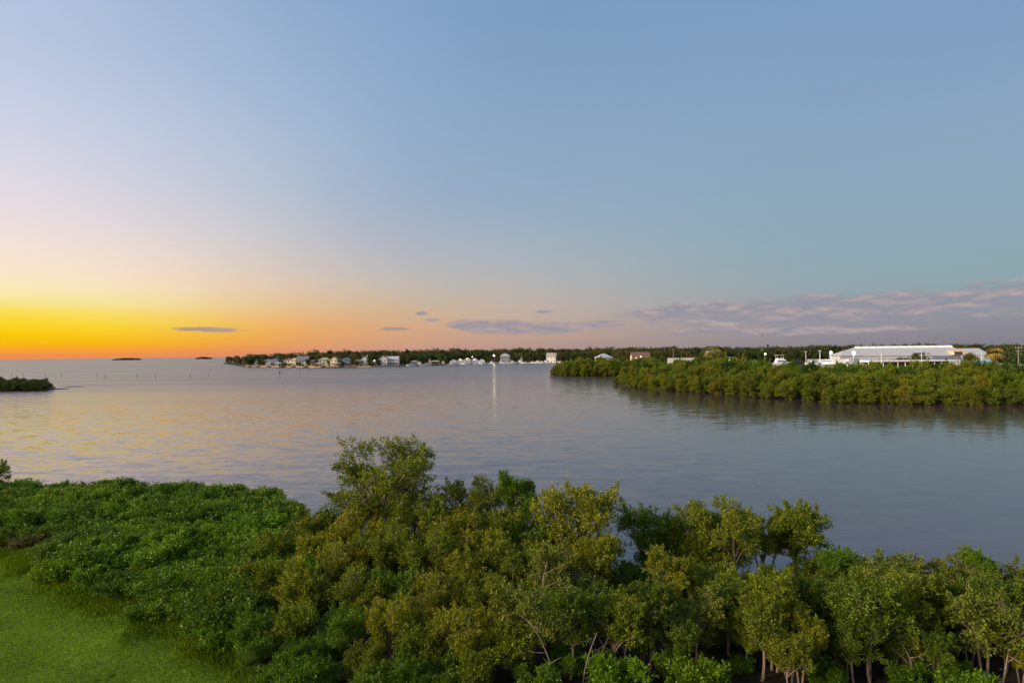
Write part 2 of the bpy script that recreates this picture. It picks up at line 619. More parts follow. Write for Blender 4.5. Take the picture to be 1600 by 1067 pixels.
def tree_data(seed, H, R, tf=0.42, nl=14, lr=0.62, ros=110, per=9, L=0.150, W=0.074, nt=2, wr=0.08, flat=0.72, low=None,
              splay=0.35, twigs=5, sides=6, up=0.45, cone=0.0, stray=0.12, bend=0.25, spray=0.36, spreadf=0.36, shoots=16, skirt=0.0):
    rng = np.random.default_rng(seed)
    zlo = H * tf if low is None else low
    zc, zh = (zlo + H) / 2, (H - zlo) / 2
    # lobes, kept apart from one another
    lobes = []
    tries = 0
    while len(lobes) < nl and tries < 4000:
        tries += 1
        z = rng.uniform(zlo, H - lr * 0.65)
        e = math.sqrt(max(0.0, 1 - ((z - zc) / (zh * 1.05)) ** 2))
        if z < zc:
            e = max(e, skirt)
        e *= 1 - cone * (z - zlo) / max(H - zlo, 0.01)
        r = R * e * math.sqrt(rng.uniform(0.05, 1))
        t = rng.uniform(0, 2 * math.pi)
        p = np.array([r * math.cos(t), r * math.sin(t), z])
        if all(np.linalg.norm((p - q) / np.array([1, 1, 0.8])) > lr * 0.70 * (1 - tries / 5000) for q in lobes):
            lobes.append(p)
    lobes = np.array(lobes)
    tops = lobes[np.argmax(lobes[:, 2])]
    lobes[np.argmax(lobes[:, 2]), 2] = H - lr * 0.7
    wood = MB()
    trunks = []
    for k in range(nt):
        a = 2 * math.pi * (k + rng.uniform(-0.2, 0.2)) / nt
        b0 = np.array([math.cos(a), math.sin(a), 0]) * (0.16 * wr / 0.08 if nt > 1 else 0)
        top = np.array([math.cos(a), math.sin(a), 0]) * splay * R * (1 if nt > 1 else 0.35) + np.array([0, 0, H * tf * rng.uniform(0.85, 1.15)])
        mid = (b0 + top) / 2 + rng.normal(0, bend, 3) * np.array([1, 1, 0.2]) * min(1, R / 2)
        pts = bez(b0 + np.array([0, 0, -0.25]), mid, top, 8)
        rr = np.linspace(wr * 1.25, wr * 0.7, 8)
        rr[0] *= 1.35
        wood.tube(pts, rr, sides + 1)
        trunks.append(np.array(pts))
    for c in lobes:
        tr = min(trunks, key=lambda T: np.linalg.norm(T[-1] - c))
        s = tr[int(rng.integers(5, 8))]
        m = s * 0.5 + c * 0.5 + np.array([0, 0, 0.12 * H * rng.uniform(-0.4, 1)]) * 0.8 + rng.normal(0, 0.12, 3) * min(1, R / 2)
        n = 6
        wood.tube(bez(s, m, c, n), np.linspace(wr * 0.55, wr * 0.2, n), max(4, sides - 1), cap=False)
    B, O, C = [], [], []
    for c in lobes:
        k = int(ros * rng.uniform(0.75, 1.25))
        d = rng.normal(0, 1, (k, 3))
        d[:, 2] = d[:, 2] * 0.9 + 0.25
        d /= np.linalg.norm(d, axis=1, keepdims=True)
        r = lr * rng.uniform(0.6, 1.35) * rng.uniform(0.3, 1.0, k) ** 0.5
        st = rng.uniform(0, 1, k) < stray
        r = np.where(st, r * rng.uniform(1.05, 1.4, k), r)
        q = c + d * r[:, None] * np.array([1, 1, flat])
        B.append(q)
        O.append(d)
        C.append(np.full(k, rng.uniform(0, 1)) * 0.7 + rng.uniform(0, 0.3, k))
        for j in range(twigs):
            e = q[int(rng.integers(0, k))]
            wood.tube([tuple(c), tuple((c + e) / 2 + rng.normal(0, 0.05, 3)), tuple(e)], [wr * 0.2, wr * 0.14, wr * 0.06], 4, cap=False)
    # leader shoots standing out of the crown: a ragged outline
    for j in range(shoots):
        c = lobes[int(rng.integers(0, len(lobes)))]
        d = rng.normal(0, 0.55, 3) + np.array([0, 0, 0.9])
        o_ = c - np.array([0, 0, zc])
        d += o_ / (np.linalg.norm(o_) + 0.1) * 0.7
        d /= np.linalg.norm(d)
        ln = lr * rng.uniform(1.2, 1.9)
        k = 9
        f = np.linspace(0.35, 1.0, k)[:, None]
        q = c + d * f * ln + rng.normal(0, lr * 0.10, (k, 3)) * (1.15 - f)
        B.append(q)
        O.append(np.tile(d, (k, 1)))
        C.append(np.full(k, rng.uniform(0.3, 1.0)))
        wood.tube([tuple(c), tuple(c + d * ln * 0.9)], [wr * 0.16, wr * 0.05], 4, cap=False)
    B = np.concatenate(B)
    O = np.concatenate(O)
    C = np.concatenate(C)
    return wood.mesh('trunk', BARK, True), leaf_mesh('crown', B, O, per, L, W, rng, C, up=up, spread=L * spreadf, spray=spray)


def put_tree(data, name, loc, label, cat, group, color, rz=0.0, sc=1.0, bark=(1, 1, 1), parts=('trunk', 'crown')):
    t = thing(name, loc, label, cat, group, rz, sc)
    if data[0] is not None:
        link(parts[0], data[0], t, None, bark)
    if data[1] is not None:
        link(parts[1], data[1], t, None, color)
    return t


R_ = random.Random(7)

# ================================================================== THE SETTING
# water: one sheet to the horizon
S = 45000
me = bpy.data.meshes.new('water')
me.from_pydata([(-S, -200, 0), (S, -200, 0), (S, S, 0), (-S, S, 0)], [], [(0, 1, 2, 3)])
me.materials.append(WATER)
tag(link('water', me), kind='structure')

# near land ------------------------------------------------------------
SHORE = np.array([(-140, 66), (-80, 56), (-55, 50.5), (-40, 49.0), (-31, 48.5), (-24, 47.6), (-19.5, 45), (-16, 40.5), (-12.5, 37), (-6, 35.5), (2, 33.0), (10, 31.0), (18, 29.5), (30, 28), (60, 27), (140, 26)], float)


def shore_y(x):
    return np.interp(x, SHORE[:, 0], SHORE[:, 1]) + 0.5 * np.sin(x * 0.7) + 0.3 * np.sin(x * 1.9 + 1)


def near_z(x, y):
    d = shore_y(x) - y
    full = np.interp(x, [-20, -4, 4, 12], [0.62, 0.55, 0.32, 0.20])
    z = np.where(d > 0, full * (1 - np.exp(-np.maximum(d, 0) / 2.6)), np.maximum(d, -6) * 0.22)
    z = z + 0.05 * np.sin(x * 1.3 + y * 0.7) * np.cos(y * 1.1 - x * 0.4) * np.clip(d / 3, 0, 1)
    return z


def grid(name, x0, x1, y0, y1, step, zf, mat, keep=None):
    xs = np.arange(x0, x1 + 1e-6, step)
    ys = np.arange(y0, y1 + 1e-6, step)
    X, Y = np.meshgrid(xs, ys)
    Z = zf(X, Y)
    vs = np.stack([X.ravel(), Y.ravel(), Z.ravel()], 1)
    nx = len(xs)
    fs = []
    for j in range(len(ys) - 1):
        for i in range(nx - 1):
            if keep is None or keep(xs[i] + step / 2, ys[j] + step / 2):
                fs.append((j * nx + i, j * nx + i + 1, (j + 1) * nx + i + 1, (j + 1) * nx + i))
    o = sheet(name, vs.tolist(), fs, mat)
    o.data.polygons.foreach_set('use_smooth', [True] * len(o.data.polygons))
    return o


grid('ground', -140, 140, -14, 68, 1.0, near_z, SOIL)


# the edge of the mown lawn: left of / below this line
LAWN_EDGE = np.array([(-60, 42), (-36, 35.5), (-29.6, 32.6), (-25, 29.8), (-21.6, 27.3), (-16.7, 24.6), (-12.8, 22.4), (-10.5, 20.6), (-8.9, 18.6), (-8.0, 16), (-7, 8)], float)


def lawn_y(x):
    return np.interp(x, LAWN_EDGE[:, 0], LAWN_EDGE[:, 1], right=-20) + 0.35 * np.sin(x * 1.7) + 0.2 * np.sin(x * 4.1)


grid('lawn', -70, -4.5, -13, 43, 0.5, lambda x, y: near_z(x, y) + 0.02, LAWN, keep=lambda x, y: y < lawn_y(x) + 1.6)


def make_grass():
    rng = np.random.default_rng(3)
    n = 210000
    x = rng.uniform(-34, -5, n)
    y = rng.uniform(18, 37, n)
    ok = (y < lawn_y(x) + 1.5) & (np.abs(x) < y * 0.98 + 1)
    x, y = x[ok], y[ok]
    B = np.stack([x, y, near_z(x, y) + 0.015], 1)
    def blot(f, seed):
        r = np.random.default_rng(seed)
        z = np.zeros(len(x))
        for _ in range(7):
            a, p = r.uniform(0, 6.28), r.uniform(0, 6.28)
            q = f * r.uniform(0.5, 1.8)
            z += np.sin(q * (x * math.cos(a) + y * math.sin(a)) + p)
        return z / 7 ** 0.5
    c = np.clip(0.42 + 0.30 * blot(0.55, 1) + 0.22 * blot(2.1, 2) + rng.normal(0, 0.22, len(x)), 0, 1)
    O = np.tile(np.array([[0, 0, 1.0]]), (len(B), 1))
    me = leaf_mesh('grass', B, O, 1, 0.085, 0.022, rng, c, jitter=0.45, up=0.3, spread=0.02)
    me.materials[0] = GRASS
    o = link('grass', me, None, None, (0.150, 0.250, 0.006))
    tag(o, 'short mown green grass on the lawn beside the shrubs', 'grass', kind='stuff')
    # longer unmown grass along the foot of the shrubs
    n = 42000
    x = rng.uniform(-36, -6, n)
    y = lawn_y(x) + rng.normal(0.9, 0.55, n)
    y = np.where(rng.uniform(0, 1, n) < 0.12, y - rng.uniform(0, 1.6, n), y)
    ok = (np.sin(x * 2.3) + np.sin(x * 0.9 + 1) + rng.normal(0, 0.9, n) > -0.9)
    x, y = x[ok], y[ok]
    B = np.stack([x, y, near_z(x, y) + 0.01], 1)
    O = np.tile(np.array([[0, 0, 1.0]]), (len(B), 1))
    c = np.clip(0.5 + 0.5 * np.sin(x * 1.3) + rng.normal(0, 0.3, len(x)), 0, 1)
    me = leaf_mesh('rough_grass', B, O, 2, 0.24, 0.028, rng, c, jitter=0.4, up=0.4, spread=0.05)
    me.materials[0] = GRASS
    tag(link('rough_grass', me, None, None, (0.100, 0.150, 0.010)), 'longer rough grass along the foot of the shrubs', 'grass', kind='stuff')


make_grass()

# far land ---------------------------------------------------------------
FAR = [(349, 1180), (352, 1000), (372, 820), (384, 690), (398, 668), (430, 640), (480, 600), (530, 588), (580, 590), (620, 615), (660, 655), (720, 690), (780, 720), (850, 742), (890, 730), (950, 640), (1000, 470), (985, 352), (930, 336), (880, 322),
       (862, 316), (874, 309), (960, 303), (1000, 290), (1012, 252), (975, 232), (962, 224), (966, 212), (990, 198), (1050, 180), (1150, 156), (1300, 134), (1450, 128), (1600, 125), (1700, 122), (1900, 118)]


def far_poly():
    pts = [(XD(p, d + (5.0 if p > 861 and d < 330 else 0)), d + (5.0 if p > 861 and d < 330 else 0)) for p, d in FAR]
    pts += [(900, 110), (9000, 110), (9000, 9000), (2500, 9000), (900, 3500), (200, 1900), (-350, 1420)]
    return pts


def make_far_land():
    import mathutils
    poly = far_poly()
    n = len(poly)
    top = [(x, y, 0.75) for x, y in poly]
    cx, cyy = sum(p[0] for p in poly[:36]) / 36, sum(p[1] for p in poly[:36]) / 36
    outv = []
    for i, (x, y) in enumerate(poly):
        a = Vector(poly[i - 1])
        b = Vector(poly[(i + 1) % n])
        t = (b - a).normalized()
        nrm = Vector((-t.y, t.x))      # ring runs clockwise or not: decided below
        outv.append((x, y, nrm))
    area = sum(poly[i - 1][0] * poly[i][1] - poly[i][0] * poly[i - 1][1] for i in range(n))
    sgn = -1 if area > 0 else 1
    low = [(x + sgn * nr.x * 2.5, y + sgn * nr.y * 2.5, -0.6) for x, y, nr in outv]
    tris = mathutils.geometry.tessellate_polygon([[Vector(p) for p in top]])
    vs = top + low
    fs = [tuple(t) for t in tris]
    for i in range(n):
        j = (i + 1) % n
        fs.append((i, j, n + j, n + i))
    return sheet('terrain', vs, fs, FARLAND)


make_far_land()


def mound(name, cx, cy_, rx, ry, h, rz=0.0, mat=FARLAND):
    vs, fs = [(0, 0, h)], []
    N = 20
    for k, (f, z) in enumerate(((0.5, h * 0.9), (0.85, h * 0.35), (1.05, -0.5))):
        for i in range(N):
            a = 2 * math.pi * i / N
            w = 1 + 0.12 * math.sin(3 * a + cx) + 0.08 * math.sin(5 * a)
            vs.append((rx * f * w * math.cos(a), ry * f * w * math.sin(a), z))
    for i in range(N):
        fs.append((0, 1 + i, 1 + (i + 1) % N))
        for k in range(2):
            fs.append((1 + k * N + i, 1 + (k + 1) * N + i, 1 + (k + 1) * N + (i + 1) % N, 1 + k * N + (i + 1) % N))
    o = sheet(name, vs, fs, mat)
    o.location = (cx, cy_, 0)
    o.rotation_euler = (0, 0, rz)
    return o


mound('islet', XD(0, 222) - 12, 222, 36, 9, 0.5, rz=0.10)
mound('mud_bank', XD(115, 243), 243, 4.6, 1.2, 0.22, mat=SOIL)
mound('island', XD(197, 3400), 3400, 92, 30, 1.2)
mound('island', XD(318, 3900), 3900, 60, 30, 1.2)

# ================================================================== NEAR VEGETATION
GREEN = (0.086, 0.155, 0.006)
BRIGHT = (0.120, 0.205, 0.006)
OLIVE = (0.140, 0.172, 0.009)
YELLOW = (0.205, 0.212, 0.011)
DARK = (0.058, 0.105, 0.010)
DULL = (0.142, 0.162, 0.024)


def vary(c, a=0.18):
    k = 1 + R_.uniform(-a, a)
    return tuple(max(0.005, v * k * (1 + R_.uniform(-a, a) * 0.4)) for v in c)


# --- shrubs on the bank
SHRUBS = [tree_data(100 + i, 1.55 + 0.12 * i, 1.25 + 0.1 * (i % 3), tf=0.3, nl=28, lr=0.42, ros=24, per=12, L=0.155, W=0.078, nt=3, wr=0.035, flat=0.8, low=0.3, splay=0.45, twigs=3, sides=4, up=0.95, stray=0.28, spray=0.42, shoots=8, skirt=0.85) for i in range(5)]


def bank_shrubs():
    n = 0
    labs = ['dense bright green shrub in the low thicket between lawn and water', 'deep green shrub in the low thicket between lawn and water', 'brownish half-dry shrub at the edge of the lawn']
    pts = []
    y = 19.5
    row = 0
    while y < 49:
        x = -52.0 + (row % 2) * 0.95
        while x < -5.5:
            xx, yy = x + R_.uniform(-0.45, 0.45), y + R_.uniform(-0.45, 0.45)
            ok = yy > lawn_y(xx) + 1.0 and yy < shore_y(xx) - 1.2 and abs(xx) < yy * 0.93 + 2.0
            right = np.interp(yy, [19, 22, 26, 31, 36, 42], [-8.0, -9.4, -10.2, -11.2, -12.4, -14.5])
            if ok and xx < right:
                pts.append((xx, yy))
            x += 1.55
        y += 1.45
        row += 1
    for xx, yy in pts:
        edge = yy - float(lawn_y(xx))
        back = float(shore_y(xx)) - yy
        k = R_.random()
        dry = edge < 2.4 and k < 0.16
        c = (0.095, 0.085, 0.035) if dry else (BRIGHT if k > 0.42 else GREEN)
        s = R_.uniform(0.70, 1.10) * (0.72 if edge < 1.9 else 1.0)
        lab = labs[2] if dry else labs[0 if k > 0.42 else 1]
        if not dry:
            lab = ('bright green' if k > 0.42 else 'deep green') + (' low shrub bordering the lawn' if edge < 3.2 else ' shrub bordering the water behind the lawn' if back < 3.2 else ' shrub under the first mangrove trees' if xx > -14.5 else ' shrub in the middle of the low thicket')
        put_tree(R_.choice(SHRUBS), 'shrub', (xx, yy, float(near_z(xx, yy)) - 0.03), lab, 'shrub', ['bright green shrubs of the bank', 'deep green shrubs of the bank', 'half-dry shrubs at the lawn edge'][2 if dry else (0 if k > 0.42 else 1)],
                 vary(c), R_.uniform(0, 6.28), (s, s, s * R_.uniform(0.66, 0.90)), parts=('stem', 'foliage'))
        n += 1
    return n


N_SHRUB = bank_shrubs()

# --- mangrove trees of the near shore
TV = {
    'hero': tree_data(11, 7.4, 3.3, tf=0.42, nl=46, lr=0.72, ros=48, per=13, nt=3, wr=0.11, low=3.2, splay=0.4, twigs=6, stray=0.22),
    'round': tree_data(12, 5.2, 2.2, tf=0.35, nl=38, lr=0.62, ros=40, per=13, nt=2, wr=0.075, low=1.5, stray=0.22),
    'round2': tree_data(13, 4.6, 2.1, tf=0.35, nl=38, lr=0.58, ros=38, per=13, nt=3, wr=0.065, low=1.1, stray=0.22),
    'tall': tree_data(14, 5.2, 1.35, tf=0.5, nl=26, lr=0.54, ros=38, per=13, nt=1, wr=0.085, low=2.35, stray=0.26),
    'tall2': tree_data(15, 4.8, 1.25, tf=0.45, nl=24, lr=0.52, ros=38, per=13, nt=2, wr=0.065, low=2.0, stray=0.28),
    'flat': tree_data(16, 5.0, 2.5, tf=0.5, nl=34, lr=0.58, ros=45, per=13, nt=3, wr=0.085, low=2.7, splay=0.5, bend=0.5, stray=0.2),
    'low': tree_data(17, 3.2, 1.7, tf=0.3, nl=30, lr=0.52, ros=36, per=13, nt=3, wr=0.05, low=0.6, up=0.6, stray=0.22),
    'low2': tree_data(18, 3.4, 1.5, tf=0.35, nl=27, lr=0.5, ros=36, per=13, nt=2, wr=0.05, low=0.9, up=0.6, stray=0.24),
    'sparse': tree_data(19, 4.2, 1.5, tf=0.5, nl=20, lr=0.5, ros=25, per=13, nt=2, wr=0.06, low=1.7, stray=0.3, twigs=8),
}
TH = {'hero': 7.4, 'round': 5.2, 'round2': 4.6, 'tall': 5.2, 'tall2': 4.8, 'flat': 5.0, 'low': 3.2, 'low2': 3.4, 'sparse': 4.2}


def near_tree(kind, px, ptop, D, color, label, group=None, wide=1.0, rz=None, name='thicket_tree'):
    X = XD(px, D)
    g = float(near_z(X, D)) - 0.02
    g = max(g, -0.35)
    zt = ztop(px, ptop, D)
    s = max(0.35, (zt - g) / (TH[kind] + 0.32))
    return put_tree(TV[kind], name, (X, D, g), label, 'tree', group, vary(color, 0.1), R_.uniform(0, 6.28) if rz is None else rz, (s * wide, s * wide, s), bark=(1.35, 1.25, 1.2))


def near_trees():
    near_tree('hero', 600, 684, 32.5, OLIVE, 'tallest spreading mangrove tree with open branching above the thicket', rz=0.6, wide=1.12)
    near_tree('round', 738, 742, 32, DULL, 'rounded olive mangrove tree just beside the tallest spreading tree', wide=0.8)
    near_tree('tall', 806, 738, 31, GREEN, 'slim dark green mangrove tree with a narrow tufted top', wide=0.75)
    near_tree('round', 897, 748, 28, YELLOW, 'broad yellowish mangrove tree standing beside a gap of water', wide=0.95)
    near_tree('round2', 1012, 786, 29.5, GREEN, 'rounded green mangrove tree across the water gap from a yellowish one', wide=0.85)
    near_tree('round', 1125, 776, 28.5, OLIVE, 'broad olive mangrove tree with domed crown beside the bare-limbed tree', wide=0.95, rz=2.0)
    near_tree('flat', 1190, 800, 29.5, OLIVE, 'flat-crowned mangrove tree with bare leaning trunks against the water', wide=0.8, rz=2.0)
    near_tree('tall', 1245, 790, 29, OLIVE, 'open mangrove tree with long bare limbs against the water', wide=1.25, rz=4.4)
    near_tree('round2', 1310, 852, 27, GREEN, 'dark green mangrove tree between open limbs and a dull bushy tree', wide=0.95)
    near_tree('tall2', 1400, 866, 24.5, DULL, 'dull olive mangrove tree with a pale bare stem under its crown', wide=1.3)
    near_tree('round', 1500, 870, 24.5, DULL, 'dull bushy mangrove tree with a green leafy spray on top', wide=0.95)
    near_tree('tall2', 1520, 855, 25, BRIGHT, 'slim bright green mangrove tree rising behind a dull bushy tree', wide=0.8)
    near_tree('sparse', 1590, 880, 25, DULL, 'thin twiggy mangrove tree with open crown at the water edge', wide=1.2)
    near_tree('sparse', -14, 722, 46, OLIVE, 'thin twiggy tree rising above the low shrub thicket', wide=1.0)
    A = ('olive', 'olive mangroves of the near thicket')
    B = ('yellow-green', 'yellow-green mangroves of the near thicket')
    C = ('dark green', 'dark green mangroves of the near thicket')
    rows = [
        # kind, px, top, D, colour, label
        ('low', 470, 800, 32, OLIVE, A), ('low', 520, 792, 33, GREEN, C), ('round2', 560, 790, 30.5, YELLOW, B), ('round2', 655, 765, 30.5, OLIVE, A), ('round2', 700, 790, 29.5, YELLOW, B),
        ('round', 765, 790, 29, OLIVE, A), ('round2', 830, 800, 28.5, GREEN, C), ('low', 430, 830, 30, OLIVE, A), ('low2', 490, 830, 29, YELLOW, B), ('round2', 600, 815, 28, OLIVE, A),
        ('round2', 535, 842, 27.5, YELLOW, B), ('round2', 668, 822, 27, OLIVE, A), ('round2', 740, 830, 26.5, YELLOW, B), ('round', 810, 840, 26, OLIVE, A), ('sparse', 865, 842, 25, DULL, A),
        ('tall', 925, 835, 25.5, YELLOW, B), ('low', 960, 880, 26, GREEN, C), ('low2', 985, 905, 27, DARK, C),
        ('low', 385, 882, 26.5, YELLOW, B), ('low', 345, 915, 24.8, OLIVE, A), ('low', 430, 880, 25.5, OLIVE, A), ('low', 480, 880, 25, YELLOW, B), ('round2', 560, 885, 24.5, OLIVE, A),
        ('low', 620, 880, 25, GREEN, C), ('round2', 680, 890, 24, YELLOW, B), ('round2', 755, 895, 23.6, OLIVE, A), ('sparse', 850, 890, 22.8, DULL, A), ('round2', 910, 905, 23.2, GREEN, C),
        ('tall', 1045, 860, 23.5, YELLOW, B), ('flat', 1100, 878, 23.8, OLIVE, A), ('tall2', 1165, 895, 24.2, OLIVE, A), ('low', 1060, 905, 26, DARK, C), ('tall2', 1215, 895, 26, GREEN, C),
        ('tall2', 1262, 905, 25.5, GREEN, C), ('tall2', 1340, 910, 23.5, GREEN, C), ('low', 1370, 930, 23, DARK, C), ('round2', 1440, 905, 22.5, YELLOW, B), ('tall2', 1470, 935, 22, OLIVE, A), ('round2', 1560, 930, 22.5, GREEN, C), ('low', 1610, 915, 23.5, DARK, C),
        ('low', 345, 955, 22.8, OLIVE, A), ('low', 400, 950, 22, GREEN, C), ('low2', 455, 940, 22, OLIVE, A), ('low', 520, 950, 21.5, GREEN, C), ('round2', 610, 930, 21.5, YELLOW, B),
        ('low', 665, 960, 20.8, OLIVE, A), ('round2', 720, 945, 20.6, YELLOW, B), ('low2', 800, 960, 20.5, OLIVE, A), ('tall2', 1245, 948, 20.2, YELLOW, B),
        ('tall2', 1000, 985, 21, GREEN, C), ('tall2', 1320, 985, 20.6, GREEN, C), ('tall2', 1390, 965, 20.5, GREEN, C), ('tall2', 1460, 985, 19.8, GREEN, C), ('tall2', 1590, 985, 20, YELLOW, B), 
        ('low', 450, 1000, 20.5, GREEN, C), ('low', 560, 1005, 20, OLIVE, A), ('low', 390, 1010, 20.8, GREEN, C), ('low', 640, 1015, 19.5, GREEN, C), ('low', 500, 1030, 19.6, GREEN, C), ('low2', 740, 1010, 19.4, OLIVE, A),
    ]
    # more stems filling the thicket between the listed ones
    for i, px in enumerate(range(975, 1650, 27)):
        D = 27.5 - 1.5 * (i % 4) - 0.002 * (px - 975)
        rows.append((['tall2', 'tall', 'low2', 'tall2'][i % 4], px + R_.uniform(-8, 8), max(885, 875 + 22 * (i % 4) + R_.uniform(-6, 14)), D, [GREEN, DARK, OLIVE, GREEN][(i * 7) % 4], [C, C, A, C][(i * 7) % 4]))
    for i, (px, pt) in enumerate([(965, 925), (1010, 905), (1085, 915), (1135, 905), (1185, 925), (1205, 890), (1270, 900), (1300, 915), (1355, 900), (1385, 925), (1425, 890), (1480, 905), (1535, 915), (1565, 900), (1600, 925), (1640, 905), (885, 915), (820, 905), (1060, 950), (1160, 955), (1230, 985), (1330, 960), (1410, 975), (1510, 950)]):
        D = (20.3 if pt < 940 else 19.3) + 0.6 * (i % 4)
        rows.append((['tall2', 'tall', 'sparse', 'tall2', 'tall'][i % 5], px, pt, D, [OLIVE, GREEN, DULL, GREEN, OLIVE][i % 5], [A, C, A, C, A][i % 5]))
    rows += [('round2', 1078, 802, 29.5, OLIVE, A), ('low', 1262, 862, 28, GREEN, C), ('low', 1340, 872, 26, OLIVE, A), ('low', 1450, 880, 25.5, GREEN, C), ('low', 1570, 885, 25.5, OLIVE, A)]
    marks = [(420, 'beside the edge of the lawn'), (500, 'between the shrub thicket and the tallest tree'), (585, 'below the open branches of the tallest tree'), (680, 'next to the tallest spreading tree'), (770, 'below the rounded olive tree'), (850, 'below the slim narrow-topped tree'),
             (950, 'below the broad yellowish tree'), (1040, 'beside the gap of open water'), (1110, 'below the flat-crowned tree'), (1190, 'between the flat-crowned and the open-limbed tree'), (1290, 'below the long bare limbs of the open tree'), (1370, 'around the dark green rounded tree'), (1450, 'below the pale-stemmed dull olive tree'), (1540, 'below the dull bushy tree'), (9999, 'below the thin twiggy tree')]
    for kind, px, pt, D, c, (lab, grp) in rows:
        where = next(m for lim, m in marks if px < lim)
        if c is GREEN and px > 850:
            c = (0.092, 0.136, 0.010)
        size = 'small' if pt > 930 else 'taller' if pt < 830 else 'mid-sized'
        near_tree(kind, px, pt, D, c, '%s %s mangrove tree %s' % (size, lab, where), grp)
    # understorey bushes on the dark floor
    for px, pt, D, c, where in [(960, 1035, 19.5, BRIGHT, 'below the water gap'), (1075, 1030, 19.4, BRIGHT, 'below the domed olive tree'), (880, 1020, 20.5, GREEN, 'below the broad yellowish tree'), (1150, 1030, 21, GREEN, 'below the flat-crowned tree'), (1290, 1040, 20, GREEN, 'below the dark green rounded tree'),
                                (1110, 985, 23, GREEN, 'among stems under the domed olive tree'), (1420, 1045, 19.6, GREEN, 'below the pale-stemmed dull tree'), (1500, 1045, 19.4, BRIGHT, 'below the dull bushy tree'), (700, 1040, 19.2, GREEN, 'below the rounded olive tree'), (1230, 1000, 22, DARK, 'under the open-limbed tree'),
                                (830, 1050, 19.2, GREEN, 'below the slim narrow-topped tree'), (590, 1050, 19, GREEN, 'below the tallest spreading tree'), (1000, 960, 25, DARK, 'at the foot of the water gap'), (1180, 950, 26, DARK, 'at the foot of the flat-crowned tree'), (1300, 950, 26, DARK, 'behind the dark green rounded tree'),
                                (428, 1035, 19.6, GREEN, 'at the corner of the lawn'), (462, 1048, 19.2, GREEN, 'near the corner of the lawn'), (405, 1052, 19.9, OLIVE, 'right at the edge of the lawn')]:
        X = XD(px, D)
        g = float(near_z(X, D)) - 0.03
        s = max(0.3, (ztop(px, pt, D) - g) / 1.75)
        br = c is BRIGHT
        put_tree(R_.choice(SHRUBS), 'bush', (X, D, g), ('bright green' if br else 'dull dark green' if c is DARK else 'green') + ' low bush on dark ground ' + where, 'bush',
                 'bright bushes below the mangroves' if br else 'green bushes below the mangroves', vary(c), R_.uniform(0, 6.28), (s * 1.05, s * 1.05, s), parts=('stem', 'foliage'))


near_trees()


# --- bare dead trunks
def dead_tree(seed, px, ptop, D, lean, label):
    rng = np.random.default_rng(seed)
    X = XD(px, D)
    g = float(near_z(X, D)) - 0.05
    H = ztop(px, ptop, D) - g
    t = thing('dead_tree', (X, D, g), label, 'tree', 'dead mangrove trunks')
    w = MB()
    top = np.array([lean, rng.uniform(-0.3, 0.3), H])
    pts = bez((0, 0, -0.2), np.array([lean * 0.1, 0, H * 0.55]) + rng.normal(0, 0.15, 3), top, 8)
    w.tube(pts, np.linspace(0.04, 0.012, 8), 6)
    w.build('trunk', BARK, t, True).color = (1.25, 1.25, 1.25, 1)
    for k in range(6):
        s = np.array(pts[2 + k % 5])
        e = s + np.array([rng.uniform(-0.9, 0.9), rng.uniform(-0.5, 0.5), rng.uniform(-0.05, 0.8)])
        b = MB()
        b.tube(bez(s, (s + e) / 2 + rng.normal(0, 0.14, 3), e, 5), np.linspace(0.016, 0.005, 5), 5)
        b.build('branch', BARK, t, True).color = (1.2, 1.2, 1.2, 1)


dead_tree(1, 862, 968, 19.6, -0.9, 'forked bare dead trunk leaning over a dark hollow in the thicket')
dead_tree(2, 905, 985, 19.8, 0.5, 'short bare dead trunk below the broad yellowish tree')
dead_tree(3, 935, 965, 20.2, 0.7, 'bare dead trunk leaning towards the water gap')
dead_tree(5, 840, 880, 22.0, 0.3, 'tall bare dead trunk among thin grey twigs in the thicket')
dead_tree(6, 1415, 985, 20.0, -0.6, 'bare dead trunk below the pale-stemmed dull olive tree')
dead_tree(7, 1560, 1000, 19.8, 0.4, 'bare dead trunk below the thin twiggy tree')

# ================================================================== MANGROVES ACROSS THE WATER
MG = [tree_data(200 + i, 6.0, 2.7 + 0.35 * (i % 3), tf=0.3, nl=[30, 38, 24, 34, 44, 28, 36, 26][i], lr=[0.95, 0.75, 1.1, 0.8, 0.68, 0.9, 0.85, 1.0][i], ros=[46, 44, 56, 44, 38, 46, 44, 52][i], per=8, L=0.28, W=0.16, nt=3, wr=0.10, low=0.2, flat=0.8, splay=0.5, twigs=1, sides=4, up=0.35, stray=0.18, spray=0.5, shoots=12, skirt=0.95, cone=[0, 0.3, 0, 0.2, 0.4, 0.1, 0.3, 0][i]) for i in range(8)]
MCOL = [(0.158, 0.178, 0.011), (0.190, 0.180, 0.013), (0.115, 0.166, 0.010), (0.136, 0.164, 0.010), (0.080, 0.138, 0.009)]


def shore_D(px):
    pts = [(958, 226), (966, 210), (990, 198), (1050, 180), (1150, 156), (1300, 134), (1450, 128), (1600, 125), (1700, 122), (1900, 118)]
    return np.interp(px, [p for p, _ in pts], [d for _, d in pts])


BANKM = [(1040, 'at its pointed tip'), (1100, 'below the low white wall'), (1170, 'below the golden palm'), (1250, 'below the radio mast'), (1345, 'below the floodlights'), (1500, 'below the huge storage shed'), (9999, 'below the palms beside the sheds')]


